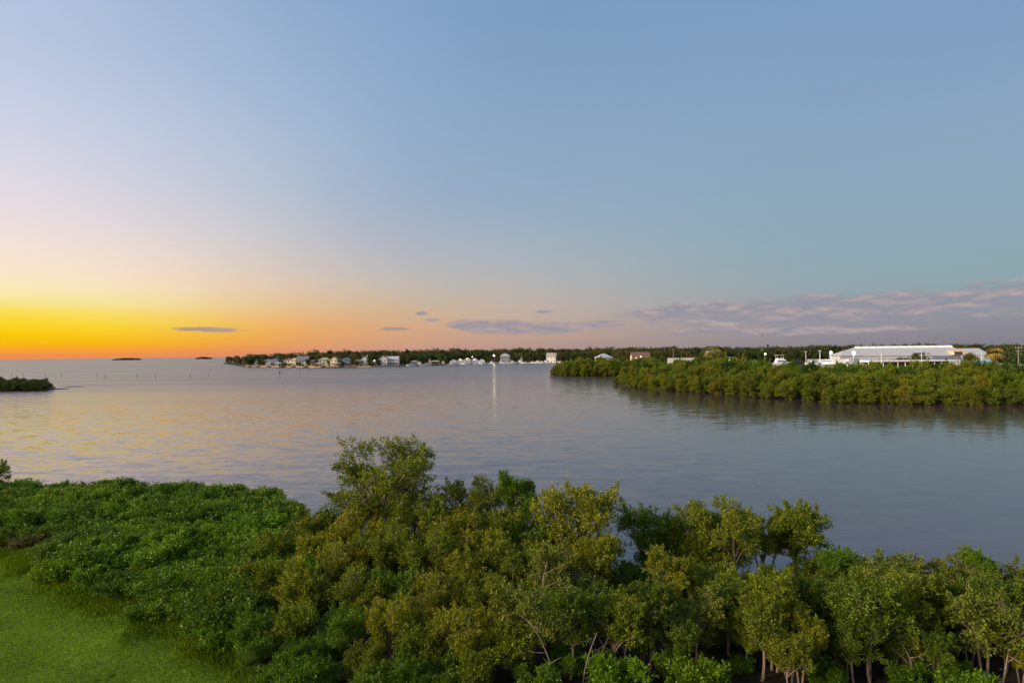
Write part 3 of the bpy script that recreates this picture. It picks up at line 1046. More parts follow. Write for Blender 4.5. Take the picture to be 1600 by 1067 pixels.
def mangrove_bank():
    n = 0
    hs = [3.9, 4.6, 5.3, 6.0, 6.6, 7.0, 7.3, 7.4]
    for k, h in enumerate(hs):
        px = 962.0 + 9 * (k % 2) + 6 * k
        while px < 1640:
            D = float(shore_D(px)) - 2.6 + k * 5.0 + R_.uniform(-1.0, 1.0)
            hh = h * R_.uniform(0.80, 1.18)
            if px < 1060:
                hh *= 0.72 + 0.28 * (px - 962) / 98
            if k >= 4:
                hh *= 1.12 if px < 1200 else 0.92
            front = k < 4
            c = MCOL[int(2 + 1.9 * math.sin(px * 0.021 + 1.3 * math.sin(px * 0.043 + k)) + R_.uniform(-0.4, 0.4)) % 4] if front else R_.choice(MCOL[2:] + [(0.05, 0.10, 0.015)])
            s = hh / 6.0
            w = s * R_.uniform(0.85, 1.05) if k < 3 else s * R_.uniform(0.75, 0.9)
            put_tree(R_.choice(MG), 'mangrove_tree', (XD(px, D), D, 0.05 if k == 0 else 0.7), ('olive mangrove with its feet in the water, ' if k == 0 else 'olive mangrove inside the long bank, ' if front else 'deep green mangrove at the back of the long bank, ') + next(m for lim, m in BANKM if px < lim), 'tree',
                     'mangroves of the long bank' if front else 'taller mangroves behind the long bank', vary(c, 0.16), R_.uniform(0, 6.28), (w, w, s))
            px += 4.7 * R_.uniform(0.85, 1.15) * F / D
            n += 1
    # the farther point
    for k, h in enumerate([4.8, 6.0, 7.2, 8.0]):
        px = 864.0 + 5 * k
        while px < 1030:
            D = 307 - (px - 864) * 0.07 + k * 6.0 + R_.uniform(-1, 1)
            hh = h * R_.uniform(0.85, 1.12) * (0.75 if px < 880 else 1)
            s = hh / 6.0
            put_tree(R_.choice(MG), 'mangrove_tree', (XD(px, D), D, 0.1 if k == 0 else 0.7), 'mangrove tree on the small point of land behind the long bank', 'tree', 'mangroves of the small point', vary(R_.choice(MCOL[:4]), 0.16), R_.uniform(0, 6.28), (s, s, s))
            px += 5.2 * R_.uniform(0.85, 1.15) * F / D
            n += 1
    # islet by the left shore
    for k in range(3):
        px = -70 + 6 * k
        while px < 80 - 7 * k:
            D = 216 + k * 5 + (80 - px) * 0.02
            s = (2.9 + 0.5 * k) * R_.uniform(0.9, 1.1) / 6.0 * (0.7 if px > 66 else 1)
            put_tree(R_.choice(MG), 'mangrove_tree', (XD(px, D), D, 0.25), 'low dark mangrove on the islet in the open water', 'tree', 'mangroves of the islet', vary((0.06, 0.085, 0.018), 0.12), R_.uniform(0, 6.28), (s * 1.5, s * 1.5, s))
            px += 3.4 * F / D
    return n


N_MG = mangrove_bank()

# ================================================================== FAR TREES
FT = [tree_data(300 + i, 10.0, 4.3 + 0.4 * (i % 3), tf=0.3, nl=18, lr=1.9, ros=34, per=4, L=0.8, W=0.5, nt=1, wr=0.25, low=2.2, flat=0.75, splay=0.4, twigs=0, sides=4, up=0.3, spray=0.8, shoots=0) for i in range(5)]
FCOL = [(0.055, 0.070, 0.020), (0.080, 0.085, 0.022), (0.045, 0.062, 0.020), (0.095, 0.080, 0.028), (0.060, 0.085, 0.018)]


def far_shore(px):
    return float(np.interp(px, [350, 372, 384, 430, 480, 530, 580, 620, 660, 720, 780, 850, 900, 1000, 1200, 1600, 1750], [1080, 820, 690, 640, 600, 588, 590, 615, 655, 690, 720, 742, 640, 520, 470, 430, 420]))


FARM = [(412, 'the tip of the far shore'), (445, 'the blue house'), (485, 'the large dark grey house'), (532, 'the cream houses'), (580, 'the brown-gabled white house'), (640, 'the big white house'), (700, 'the wide roofed boat dock'), (762, 'the white boat sheds'), (800, 'the tall lit lamp'), (870, 'the moored boats'), (970, 'the beige house'), (1040, 'the reddish-roofed house'), (1100, 'the low white wall'), (1180, 'the golden palm'), (1250, 'the radio mast'), (1320, 'the floodlights'), (1510, 'the huge storage shed'), (9999, 'the utility pole')]


def far_trees():
    n = 0
    for k, (dd, tops, step) in enumerate([(45, 549.5, 8.0), (120, 547.0, 9.0), (230, 545.8, 12.0)]):
        px = 356.0 + 5 * k + (30 if k == 1 else 120 if k == 2 else 0)
        while px < 1690 and n < 296:
            D = far_shore(px) + dd * (1 if px > 400 else 0.4) + R_.uniform(-12, 12)
            lift = (800 - px) * 0.0103 if px < 800 else (800 - px) * 0.0085
            tip = 1.8 if px < 440 else 0.0
            zt = CAM_H + (553.3 - tops - tip - (2.0 if k == 0 else 0)) / F * D * R_.uniform(0.5, 1.25)
            h = max(5.0, zt - 0.7)
            s = h / 10.0
            w = R_.uniform(0.7, 1.0) * max(s, 0.9)
            put_tree(R_.choice(FT), 'broadleaf_tree', (XD(px, D), D, 0.6), ['dark broadleaf tree close behind ', 'dark broadleaf tree standing well behind ', 'dark broadleaf tree far behind '][k] + next(m for lim, m in FARM if px < lim), 'tree', 'trees of the wooded far shore', vary(R_.choice(FCOL), 0.2), R_.uniform(0, 6.28), (w, w, s))
            px += step * R_.uniform(0.75, 1.25) * F / D
            n += 1
    return n


N_FT = far_trees()


def garden_trees():
    spots = [(392, 22, 7), (406, 24, 8), (412, 16, 6), (426, 20, 5), (441, 22, 8), (445, 14, 5), (466, 16, 5), (481, 18, 8), (492, 14, 7), (497, 20, 9), (515, 22, 8), (530, 20, 8), (534, 14, 5), (551, 20, 10), (556, 16, 6), (577, 18, 9), (581, 14, 5), (590, 20, 7), (592, 12, 4), (626, 18, 9), (633, 12, 7), (638, 24, 10), (655, 20, 8), (663, 14, 6), (688, 12, 7), (697, 14, 8), (764, 16, 8), (769, 22, 10), (779, 26, 9), (799, 20, 8), (808, 24, 9), (828, 18, 8), (846, 16, 8), (872, 12, 9)]
    for i, (px, off, h) in enumerate(spots):
        D = far_shore(px) + off - 4
        s = h / 10.0
        near = next(m for lim, m in FARM if px < lim)
        put_tree(FT[i % 5], 'garden_tree', (XD(px, D), D, 0.6), 'small dark garden tree at the waterside in front of ' + near, 'tree', 'garden trees along the far shore', vary(FCOL[i % 5], 0.15), R_.uniform(0, 6.28), (0.55, 0.55, s))
    for px, pt, D in [(1103, 551.5, 300), (1112, 552, 304), (1097, 553, 296)]:
        s = (ztop(px, pt, D) - 0.6) / 10.0
        put_tree(FT[px % 5], 'broadleaf_tree', (XD(px, D), D, 0.6), 'green tree hiding the foot of the small white house by the golden palm', 'tree', 'trees before the small white house', vary((0.08, 0.11, 0.015)), R_.uniform(0, 6.28), (0.6, 0.6, s))


garden_trees()


def clump_wood(name, rng, centres, radius, label, color, ros, L):
    B, O, C = [], [], []
    for c in centres:
        k = ros
        d = rng.normal(0, 1, (k, 3))
        d[:, 2] = np.abs(d[:, 2])
        d /= np.linalg.norm(d, axis=1, keepdims=True)
        rr = radius * rng.uniform(0.7, 1.3)
        B.append(c + d * rr * rng.uniform(0.4, 1, (k, 1)) * np.array([1, 1, 0.9]))
        O.append(d)
        C.append(np.full(k, rng.uniform(0, 1)))
    me = leaf_mesh(name, np.concatenate(B), np.concatenate(O), 3, L, L * 0.65, rng, np.concatenate(C), spread=L * 0.5)
    o = link(name, me, None, None, color)
    return tag(o, label, 'wood', kind='stuff')


def distant_woods():
    rng = np.random.default_rng(5)
    cs = []
    for px in np.arange(520, 1760, 2.4):
        D = rng.uniform(950, 1250)
        zt = CAM_H + rng.uniform(2.5, 6.8) / F * D
        for z in np.arange(2.0, zt - 3.0, 4.5):
            cs.append((XD(px, D) + rng.normal(0, 2), D, z))
        cs.append((XD(px, D), D, zt - 4.0))
    clump_wood('distant_wood', rng, np.array(cs), 4.6, 'continuous dark wood along the horizon behind the houses and sheds', (0.055, 0.065, 0.024), 22, 2.2)
    for px0, px1, D, h, lab in [(176, 221, 3400, 7, 'low dark trees covering the longer far island on the horizon'), (306, 331, 3900, 9, 'low dark trees covering the shorter far island on the horizon')]:
        cs = []
        for px in np.arange(px0, px1, 1.1):
            e = math.sin(math.pi * (px - px0 + 1.5) / (px1 - px0 + 3)) ** 0.5
            for z in np.arange(1.5, h * e * rng.uniform(0.6, 1.2) + 1.6, 3.2):
                cs.append((XD(px, D) + rng.normal(0, 1.5), D + rng.normal(0, 6), z))
        clump_wood('island_wood', rng, np.array(cs), 4.2, lab, (0.045, 0.045, 0.03), 24, 2.4)


distant_woods()


# --- palms
def palm_data(seed, H, R):
    rng = np.random.default_rng(seed)
    w = MB()
    w.tube(bez((0, 0, -0.4), (rng.uniform(-0.5, 0.5), 0, H * 0.5), (rng.uniform(-0.6, 0.6), 0, H), 7), np.linspace(0.24, 0.17, 7), 7)
    top = w.v[-1]
    f = MB()
    for i in range(34):
        a = rng.uniform(0, 2 * math.pi)
        e = rng.uniform(-0.9, 1.2)
        d = np.array([math.cos(a) * math.cos(e), math.sin(a) * math.cos(e), math.sin(e)])
        base = np.array([top[0], top[1], H - 0.1])
        mid = base + d * R * 0.6
        tip = base + d * R + np.array([0, 0, -0.55 * R * abs(math.cos(e))])
        s = np.array([-math.sin(a), math.cos(a), 0])
        # costapalmate fan: narrow stalk, then a fan of split segments
        for k in range(-3, 4):
            q = tip + s * k * 0.17 * R + np.array([0, 0, -0.05 * k * k * R * 0.35]) - d * abs(k) * 0.06 * R
            f.add([tuple(base + d * R * 0.35), tuple(mid + s * (k - 0.5) * 0.10 * R), tuple(q), tuple(mid + s * (k + 0.5) * 0.10 * R)], [(0, 1, 2, 3)])
    trunk = w.mesh('trunk', BARK, True)
    cr = f.mesh('fronds', LEAF)
    at = cr.attributes.new('v', 'FLOAT', 'FACE')
    at.data.foreach_set('value', rng.uniform(0, 1, len(cr.polygons)).astype(np.float32))
    return trunk, cr


PALMS = [palm_data(400 + i, 9.0, 2.5) for i in range(3)]


def palm(px, ptop, D, color, label, g=0.6, group=None, wide=1.0):
    H = ztop(px, ptop, D) - g
    s = H / 10.6
    w = max(0.8, s) * wide
    put_tree(R_.choice(PALMS), 'palm_tree', (XD(px, D), D, g), label, 'palm tree', group, color, R_.uniform(0, 6.28), (w, w, s), parts=('trunk', 'fronds'))


DP = (0.05, 0.055, 0.022)
for px, pt in [(370, 555), (402, 553.2), (414, 553.8), (440, 552.6), (357, 556.2), (384, 556)]:
    palm(px, pt, far_shore(px) + 35, DP, 'tall dark palm at the tip of the built-up far shore', group='palms at the tip of the far shore', wide=1.5)
palm(717, 545.5, 740, DP, 'tall dark palm rising over the wood behind the white boat sheds', wide=1.5)
palm(1120, 539.5, 250, (0.20, 0.17, 0.03), 'shaggy golden palm standing behind the long mangrove bank', wide=1.6)
palm(1557, 543, 225, (0.26, 0.19, 0.05), 'shaggy golden palm beside the grey boat storage sheds', wide=1.5)
palm(1565, 549, 228, (0.17, 0.13, 0.05), 'shorter shaggy palm next to a golden palm by the sheds', wide=1.3)

# ================================================================== HOUSES
GLASS = plain('window_glass', (0.03, 0.035, 0.045), 0.12, 0.2, 1.0, spec=0.6)
TRIM = plain('white_trim', (0.75, 0.74, 0.72), 0.6, 0.08)
DOORM = plain('door_paint', (0.16, 0.10, 0.07), 0.5)


def house(px, D, w, d, wall_h, roof_h, wall, roof, label, kind='gable', floors=2, rz=0.0, porch=False, g=0.72, chimney=False, lit=False, wing=False):
    t = thing('house', (XD(px, D), D, g), label, 'house', None, rz)
    wm = plain('wall_%02d%02d%02d' % tuple(int(c * 99) for c in wall), wall, 0.85, 0.12, 1.2, 0.1)
    rm = plain('roof_%02d%02d%02d' % tuple(int(c * 99) for c in roof), roof, 0.85, 0.25, 2.0, 0.4)
    hw, hd = w / 2, d / 2
    b = MB()
    b.box(-hw, hw, -hd, hd, -0.3, wall_h)
    if kind == 'gablefront':
        b.add([(-hw, -hd, wall_h), (hw, -hd, wall_h), (0, -hd, wall_h + roof_h), (-hw, hd, wall_h), (hw, hd, wall_h), (0, hd, wall_h + roof_h)], [(0, 1, 2), (4, 3, 5), (0, 2, 5, 3), (1, 4, 5, 2)])
    elif kind == 'gable':
        b.add([(-hw, -hd, wall_h), (-hw, hd, wall_h), (-hw, 0, wall_h + roof_h), (hw, -hd, wall_h), (hw, hd, wall_h), (hw, 0, wall_h + roof_h)], [(1, 0, 2), (3, 4, 5), (0, 3, 5, 2), (4, 1, 2, 5)])
    b.build('wall', wm, t)
    r = MB()
    o, th = 0.5, 0.22
    if kind == 'gable':
        k = roof_h / hd
        for s in (-1, 1):
            z0 = wall_h - o * k + 0.06
            r.add([(-hw - o, s * (hd + o), z0), (hw + o, s * (hd + o), z0), (hw + o, 0, wall_h + roof_h + 0.06), (-hw - o, 0, wall_h + roof_h + 0.06),
                   (-hw - o, s * (hd + o), z0 + th), (hw + o, s * (hd + o), z0 + th), (hw + o, 0, wall_h + roof_h + 0.06 + th), (-hw - o, 0, wall_h + roof_h + 0.06 + th)],
                  [(0, 1, 2, 3), (4, 7, 6, 5), (0, 4, 5, 1), (1, 5, 6, 2), (0, 3, 7, 4)])
    elif kind == 'gablefront':
        k = roof_h / hw
        for s in (-1, 1):
            z0 = wall_h - o * k + 0.06
            r.add([(s * (hw + o), -hd - o, z0), (s * (hw + o), hd + o, z0), (0, hd + o, wall_h + roof_h + 0.06), (0, -hd - o, wall_h + roof_h + 0.06),
                   (s * (hw + o), -hd - o, z0 + th), (s * (hw + o), hd + o, z0 + th), (0, hd + o, wall_h + roof_h + 0.06 + th), (0, -hd - o, wall_h + roof_h + 0.06 + th)],
                  [(0, 1, 2, 3), (4, 7, 6, 5), (0, 4, 5, 1), (1, 5, 6, 2), (0, 3, 7, 4)])
    else:
        a = max(0.3, hw - hd)
        z0 = wall_h + 0.03
        r.add([(-hw - o, -hd - o, z0), (hw + o, -hd - o, z0), (hw + o, hd + o, z0), (-hw - o, hd + o, z0), (-a, 0, z0 + roof_h), (a, 0, z0 + roof_h), (-hw - o, -hd - o, z0 + th), (hw + o, -hd - o, z0 + th), (hw + o, hd + o, z0 + th), (-hw - o, hd + o, z0 + th)],
              [(0, 3, 2, 1), (0, 1, 7, 6), (1, 2, 8, 7), (2, 3, 9, 8), (3, 0, 6, 9), (6, 7, 5, 4), (8, 9, 4, 5), (7, 8, 5), (9, 6, 4)])
    ro = r.build('roof', rm, t)
    if chimney:
        MB().box(hw * 0.4, hw * 0.4 + 0.9, -0.4, 0.5, wall_h + roof_h * 0.3, wall_h + roof_h + 0.9).build('chimney', wm, ro)
    fh = wall_h / floors
    nw = max(2, int(w / 3.2))
    pane_m = emit('lit_window', (1.0, 0.66, 0.28), 1.6) if lit else GLASS
    wme = MB().box(-0.75, 0.75, -0.07, 0.05, -0.8, 0.8).mesh('window', TRIM)
    pme = MB().box(-0.62, 0.62, -0.11, -0.06, -0.67, 0.67).mesh('pane', GLASS)
    pml = MB().box(-0.62, 0.62, -0.11, -0.06, -0.67, 0.67).mesh('pane', pane_m)
    for fl in range(floors):
        for i in range(nw):
            x = -hw + w * (i + 0.5) / nw
            if fl == 0 and i == nw // 2:
                dd = MB().box(x - 0.55, x + 0.55, -hd - 0.06, -hd + 0.05, -0.05, 2.1).build('door', DOORM, t)
                MB().box(x + 0.32, x + 0.42, -hd - 0.12, -hd - 0.05, 0.95, 1.1).build('handle', TRIM, dd)
                continue
            wo = link('window', wme, t, (x, -hd, fl * fh + fh * 0.55))
            link('pane', pml if (lit and i % 2 == fl % 2) else pme, wo)
    if porch:
        pd = 2.4
        ph = fh if floors > 1 else wall_h * 0.9
        p = MB().box(-hw, hw, -hd - pd, -hd - 0.01, ph - 0.28, ph).build('balcony', TRIM, t)
        for x in np.linspace(-hw + 0.2, hw - 0.2, max(3, int(w / 3))):
            MB().box(x - 0.12, x + 0.12, -hd - pd + 0.05, -hd - pd + 0.29, -0.3, ph - 0.28).build('post', TRIM, t)
        rl = MB()
        rl.box(-hw, hw, -hd - pd, -hd - pd + 0.08, ph + 0.85, ph + 0.95)
        for x in np.linspace(-hw, hw - 0.06, int(w / 0.5)):
            rl.box(x, x + 0.05, -hd - pd + 0.01, -hd - pd + 0.06, ph, ph + 0.85)
        rl.build('railing', TRIM, t)
    if wing:
        wg = MB().box(hw + 0.01, hw + w * 0.5, -hd * 0.7, hd * 0.7, -0.3, wall_h * 0.62).build('side_wing', wm, t)
        z = wall_h * 0.62
        MB().add([(hw + 0.02, -hd * 0.7 - 0.4, z), (hw + w * 0.5 + 0.4, -hd * 0.7 - 0.4, z), (hw + w * 0.5 + 0.4, hd * 0.7 + 0.4, z), (hw + 0.02, hd * 0.7 + 0.4, z), (hw + 0.02, 0, z + roof_h * 0.6), (hw + w * 0.5 + 0.4, 0, z + roof_h * 0.6)],
                 [(0, 1, 5, 4), (2, 3, 4, 5), (1, 2, 5), (3, 0, 4), (0, 3, 2, 1)]).build('wing_roof', rm, wg)
    return t


WHITE = (0.80, 0.77, 0.72)
CREAM = (0.85, 0.70, 0.42)
PINKW = (0.76, 0.62, 0.52)
BLUEG = (0.30, 0.36, 0.46)
GREY = (0.42, 0.44, 0.46)
TAN = (0.46, 0.36, 0.25)
RG = (0.16, 0.17, 0.19)
RB = (0.20, 0.11, 0.08)
RT = (0.36, 0.33, 0.29)
RL = (0.45, 0.46, 0.48)
RBL = (0.13, 0.17, 0.24)


def houses():
    H = house
    S_ = lambda px, o: far_shore(px) + o
    H(399, S_(399, 40), 11, 8, 4.2, 2.4, PINKW, RG, 'low pinkish house under dark palms at the tip of the far shore', 'hip', 1, 0.2)
    H(420, S_(420, 30), 10, 9, 6.2, 2.6, WHITE, RG, 'white house with dark hip roof next to a blue one', 'hip', 2, 0.15)
    H(431, S_(431, 34), 11, 9, 6.6, 2.6, BLUEG, RBL, 'blue house with dark blue roof on the far shore', 'hip', 2, -0.1)
    H(452, S_(452, 24), 10, 8, 7.4, 2.0, PINKW, RB, 'tall pinkish two-storey house with small brown roof above the docks', 'hip', 2, 0.1, True)
    H(461, S_(461, 30), 6, 8, 8.2, 1.8, CREAM, RT, 'narrow cream house squeezed beside a large dark grey one', 'gablefront', 2, 0.0)
    H(474, S_(474, 26), 13, 10, 6.6, 4.6, GREY, RG, 'large house under a broad dark grey gable roof', 'gable', 2, -0.05)
    H(488, S_(488, 24), 8, 8, 4.6, 2.4, TAN, RB, 'small tan house with brown roof among green trees', 'gable', 1, 0.1)
    H(508, S_(508, 20), 12, 9, 7.2, 2.6, CREAM, RT, 'wide cream house glowing in the last light above tan docks', 'hip', 2, 0.1)
    H(523, S_(523, 20), 6.5, 8, 8.0, 2.6, CREAM, RT, 'slim cream house with front gable and lower porch', 'gablefront', 2, 0.0, True)
    H(541, S_(541, 34), 13, 9, 7.0, 2.6, BLUEG, RBL, 'wide slate blue house with blue metal roof', 'hip', 2, -0.15, True)
    H(561, S_(561, 24), 9, 8, 4.8, 2.4, TAN, RB, 'low tan house tucked beside a brown-gabled white house', 'gable', 1, 0.1)
    H(570, S_(570, 26), 9, 10, 7.0, 4.2, WHITE, RB, 'white house with steep brown front gable', 'gablefront', 2, 0.1, chimney=True)
    H(585, S_(585, 28), 7, 7, 4.6, 2.2, CREAM, RT, 'small cream cottage with lit windows between trees', 'gablefront', 1, 0.0, lit=True)
    H(599, S_(599, 16), 9, 9, 7.6, 3.4, WHITE, RL, 'big white house with tall front gable by the water', 'gablefront', 2, 0.12)
    H(614, S_(614, 14), 13, 8, 7.4, 2.6, WHITE, RL, 'long white house with pale roof and full-width balcony', 'gable', 2, 0.0, True)
    H(668, S_(668, 70), 9, 8, 8.4, 2.6, WHITE, RL, 'white house front peeping high through the wood', 'gable', 2, 0.2)
    H(692, S_(692, 80), 9, 8, 8.8, 2.6, WHITE, RL, 'white gable peeping through the wood behind the boat sheds', 'gablefront', 2, 0.0)
    H(649, S_(649, 25), 13, 8, 3.4, 1.6, GREY, RL, 'low grey house behind a dock near the big white house', 'hip', 1, 0.0)
    H(789, S_(789, 35), 12, 8, 8.6, 3.6, GREY, RL, 'grey house with pale roof above the moored boats', 'hip', 2, 0.1)
    H(812, S_(812, 80), 8, 8, 10.2, 2.6, WHITE, RL, 'small white house high in the trees beyond the moored boats', 'gablefront', 2, 0.0)
    H(862, S_(862, 8), 12, 9, 8.6, 3.6, WHITE, RT, 'cream-white house standing alone beside the mangrove point', 'gable', 2, -0.25, wing=True)
    H(943, 405, 10, 8, 8.0, 3.0, (0.60, 0.54, 0.42), RL, 'beige house with pale hip roof rising behind the mangrove point', 'hip', 2, 0.2)
    H(1000, 420, 13, 8, 8.0, 3.6, PINKW, RB, 'wide house with reddish roof and pink lights behind the mangrove point', 'gable', 2, 0.0)
    H(1111, 330, 4.8, 6, 10.2, 1.4, WHITE, RL, 'small white house top seen beside a golden palm', 'gable', 2, 0.0)


houses()

# ================================================================== DOCKS, SEAWALL, BOATS
PLANK = plain('dock_timber', (0.48, 0.34, 0.20), 0.85, 0.35, 2.0, 0.3)
CONC = plain('seawall_concrete', (0.55, 0.43, 0.29), 0.9, 0.3, 0.6, 0.3)
HULL = plain('white_gelcoat', (0.80, 0.80, 0.80), 0.25, 0.06, 1.0, spec=0.5)
NAVY = plain('navy_canvas', (0.04, 0.07, 0.18), 0.7)
TEAL = plain('blue_tarp', (0.22, 0.42, 0.55), 0.6)
REDP = plain('red_hull', (0.50, 0.10, 0.04), 0.45)
STEEL = plain('grey_steel', (0.38, 0.39, 0.40), 0.5, 0.2, 2.0, metallic=0.3)
DARKM = plain('dark_paint', (0.05, 0.05, 0.055), 0.6)


def seawall():
    # low retaining wall along the built-up shore, in straight bays
    t = thing('seawall', (0, 0, 0), 'long tan retaining wall along the waterline of the built-up far shore', 'seawall')
    ps = [(p, d) for p, d in FAR if 384 <= p <= 850]
    for (p0, d0), (p1, d1) in zip(ps, ps[1:]):
        a, b = Vector((XD(p0, d0 - 1.2), d0 - 1.2, 0)), Vector((XD(p1, d1 - 1.2), d1 - 1.2, 0))
        L = (b - a).length
        o = MB().box(0, L, -0.3, 0.3, -0.8, 1.25).build('wall_bay', CONC, t)
        o.location = a
        o.rotation_euler = (0, 0, math.atan2(b.y - a.y, b.x - a.x))


seawall()


def dock(px, off, length, width, label, roofed=False, rz=0.0):
    D = far_shore(px) - off
    t = thing('dock', (XD(px, D), D, 0), label, 'dock', None, rz)
    MB().box(-width / 2, width / 2, -length / 2, length / 2, 1.15, 1.35).build('deck', PLANK, t)
    top = 4.4 if roofed else 3.1
    for y in np.arange(-length / 2 + 0.3, length / 2, 3.0):
        for x in (-width / 2 + 0.18, width / 2 - 0.18):
            m = MB()
            m.tube([(x, y, -0.8), (x, y, top)], [0.17, 0.15], 6)
            m.build('pile', PLANK, t)
    if roofed:
        hw, hl = width / 2 + 0.5, length / 2 + 0.5
        MB().add([(-hw, -hl, 4.4), (hw, -hl, 4.4), (hw, hl, 4.4), (-hw, hl, 4.4), (-hw * 0.4, 0, 5.8), (hw * 0.4, 0, 5.8)], [(0, 3, 2, 1), (0, 1, 5, 4), (1, 2, 5), (2, 3, 4, 5), (3, 0, 4)]).build('roof', plain('dock_roof', RT, 0.8), t)


for a in [(388, 10, 14, 6, 'open timber dock off the tip of the far shore'), (402, 8, 14, 8, 'broad timber dock near the palms on the far shore'), (418, 9, 16, 6, 'timber dock in front of the white house with dark hip roof'),
          (436, 8, 14, 9, 'broad timber dock in front of the blue house', True), (455, 8, 14, 7, 'timber dock in front of the tall pinkish house'), (474, 8, 14, 8, 'timber dock in front of the large dark grey house'),
          (500, 9, 14, 8, 'roofed boat dock in front of the wide cream house', True), (516, 9, 14, 7, 'timber dock between the two cream houses'), (527, 9, 14, 6, 'roofed boat dock before the slim cream house', True),
          (548, 9, 14, 8, 'timber dock in front of the slate blue house'), (648, 9, 14, 8, 'timber dock before the low grey house'), (680, 8, 14, 11, 'wide roofed boat dock beneath the wood', True), (842, 9, 14, 10, 'low dock beside the lone cream-white house')]:
    dock(*a)


def boat_meshes(kind):
    """hull loft with pointed bow along +x, length 10 m"""
    st = [(-5, 1.55, 1.25), (-2, 1.7, 1.3), (1.5, 1.65, 1.45), (3.6, 1.05, 1.65), (5.0, 0.06, 1.85)]
    vs, fs = [], []
    for x, hb, zt in st:
        vs += [(x, -hb, zt), (x, -hb * 0.82, 0.15), (x - 0.25 * (x > 3), 0, -0.35), (x, hb * 0.82, 0.15), (x, hb, zt)]
    for i in range(len(st) - 1):
        for k in range(4):
            fs.append((i * 5 + k, (i + 1) * 5 + k, (i + 1) * 5 + k + 1, i * 5 + k + 1))
        fs.append((i * 5 + 4, (i + 1) * 5 + 4, (i + 1) * 5, i * 5))
    fs.append((0, 1, 2, 3, 4))
    hull = MB().add(vs, fs).mesh('hull', HULL)

    def taper(x0, x1, hb, z0, z1, slope):
        return [(x0, -hb, z0), (x1, -hb, z0), (x1, hb, z0), (x0, hb, z0), (x0 + slope * 0.3, -hb * 0.85, z1), (x1 - slope, -hb * 0.85, z1), (x1 - slope, hb * 0.85, z1), (x0 + slope * 0.3, hb * 0.85, z1)]
    BF = [(0, 3, 2, 1), (4, 5, 6, 7), (0, 1, 5, 4), (1, 2, 6, 5), (2, 3, 7, 6), (3, 0, 4, 7)]
    cab = MB().add(taper(-2.6, 2.6, 1.25, 1.25, 2.6, 1.3), BF).mesh('cabin', HULL)
    win = MB().add(taper(-2.2, 2.15, 1.28, 1.75, 2.3, 0.55), BF).mesh('windshield', GLASS)
    parts = [('hull', hull), ('cabin', cab), ('windshield', win)]
    if kind == 'fly':
        parts.append(('flybridge', MB().add(taper(-2.2, 0.9, 1.0, 2.55, 3.3, 0.5), BF).mesh('flybridge', HULL)))
        m = MB().box(-2.4, 0.6, -1.1, 1.1, 4.5, 4.62)
        for x, y in ((-2.1, -0.9), (-2.1, 0.9), (0.3, -0.9), (0.3, 0.9)):
            m.box(x - 0.04, x + 0.04, y - 0.04, y + 0.04, 3.2, 4.5)
        parts.append(('hardtop', m.mesh('hardtop', HULL)))
    if kind == 'sail':
        m = MB()
        m.tube([(0.5, 0, 1.3), (0.5, 0, 12.5)], [0.09, 0.05], 6)
        parts.append(('mast', m.mesh('mast', STEEL)))
        m = MB()
        m.tube([(0.5, 0, 2.9), (-3.8, 0, 2.9)], [0.16, 0.12], 6)
        parts.append(('boom', m.mesh('boom', NAVY)))
    if kind == 'canvas':
        parts.append(('canvas_top', MB().add(taper(-2.4, 1.2, 1.3, 2.75, 3.05, 0.3), BF).mesh('canvas_top', NAVY)))
    return parts


BOATS = {k: boat_meshes(k) for k in ('cruiser', 'fly', 'sail', 'canvas')}


def boat(kind, px, D, rz, s, label, group=None, z=0.0):
    t = thing('motor_boat' if kind != 'sail' else 'sailing_boat', (XD(px, D), D, z), label, 'boat', group, rz, s)
    for n, me in BOATS[kind]:
        link(n, me, t)


def boats():
    i = 0
    for px in (642, 656, 666, 706, 714, 723, 731, 740, 748, 756):
        k = ['cruiser', 'fly', 'canvas', 'fly', 'cruiser'][i % 5]
        white = px > 700
        boat(k, px, far_shore(px) - R_.uniform(9, 16), R_.uniform(-0.5, 0.5) + (0 if i % 2 else math.pi), R_.uniform(0.85, 1.15), 'small white motor boat moored by the white boat sheds' if white else 'small white motor boat moored between the docks', 'boats by the white boat sheds' if white else 'boats between the docks')
        i += 1
    for px in (767, 774, 781, 788, 795, 801, 807, 813, 820, 832, 839, 846, 852):
        k = ['fly', 'cruiser', 'fly', 'canvas', 'sail'][i % 5]
        boat(k, px, far_shore(px) - R_.uniform(9, 22), R_.uniform(-0.7, 0.7) + (0 if i % 2 else math.pi), R_.uniform(0.9, 1.2), 'white boat moored in the row beneath the tall lit lamp', 'boats moored beneath the lit lamp')
        i += 1
    # boats on the hard and at berths behind the mangroves
    boat('fly', 1144, 262, 0.1, 0.72, 'small white motor yacht showing over the mangroves beside a golden palm', z=6.3)
    boat('fly', 1221, 250, 0.0, 1.05, 'large white motor yacht showing over the mangroves below the radio mast', z=5.6)
    boat('cruiser', 1163, 262, 0.0, 0.6, 'low white boat between the two motor yachts', 'low boats between the yachts', z=6.4)
    boat('cruiser', 1178, 258, 3.1, 0.55, 'low white boat between the two motor yachts', 'low boats between the yachts', z=6.4)
    boat('canvas', 1272, 255, 0.0, 0.75, 'white boat with navy canopy beside the floodlights', z=5.8)
    boat('cruiser', 1294, 258, 3.0, 0.8, 'white boat without canopy under the floodlights', z=5.8)


boats()


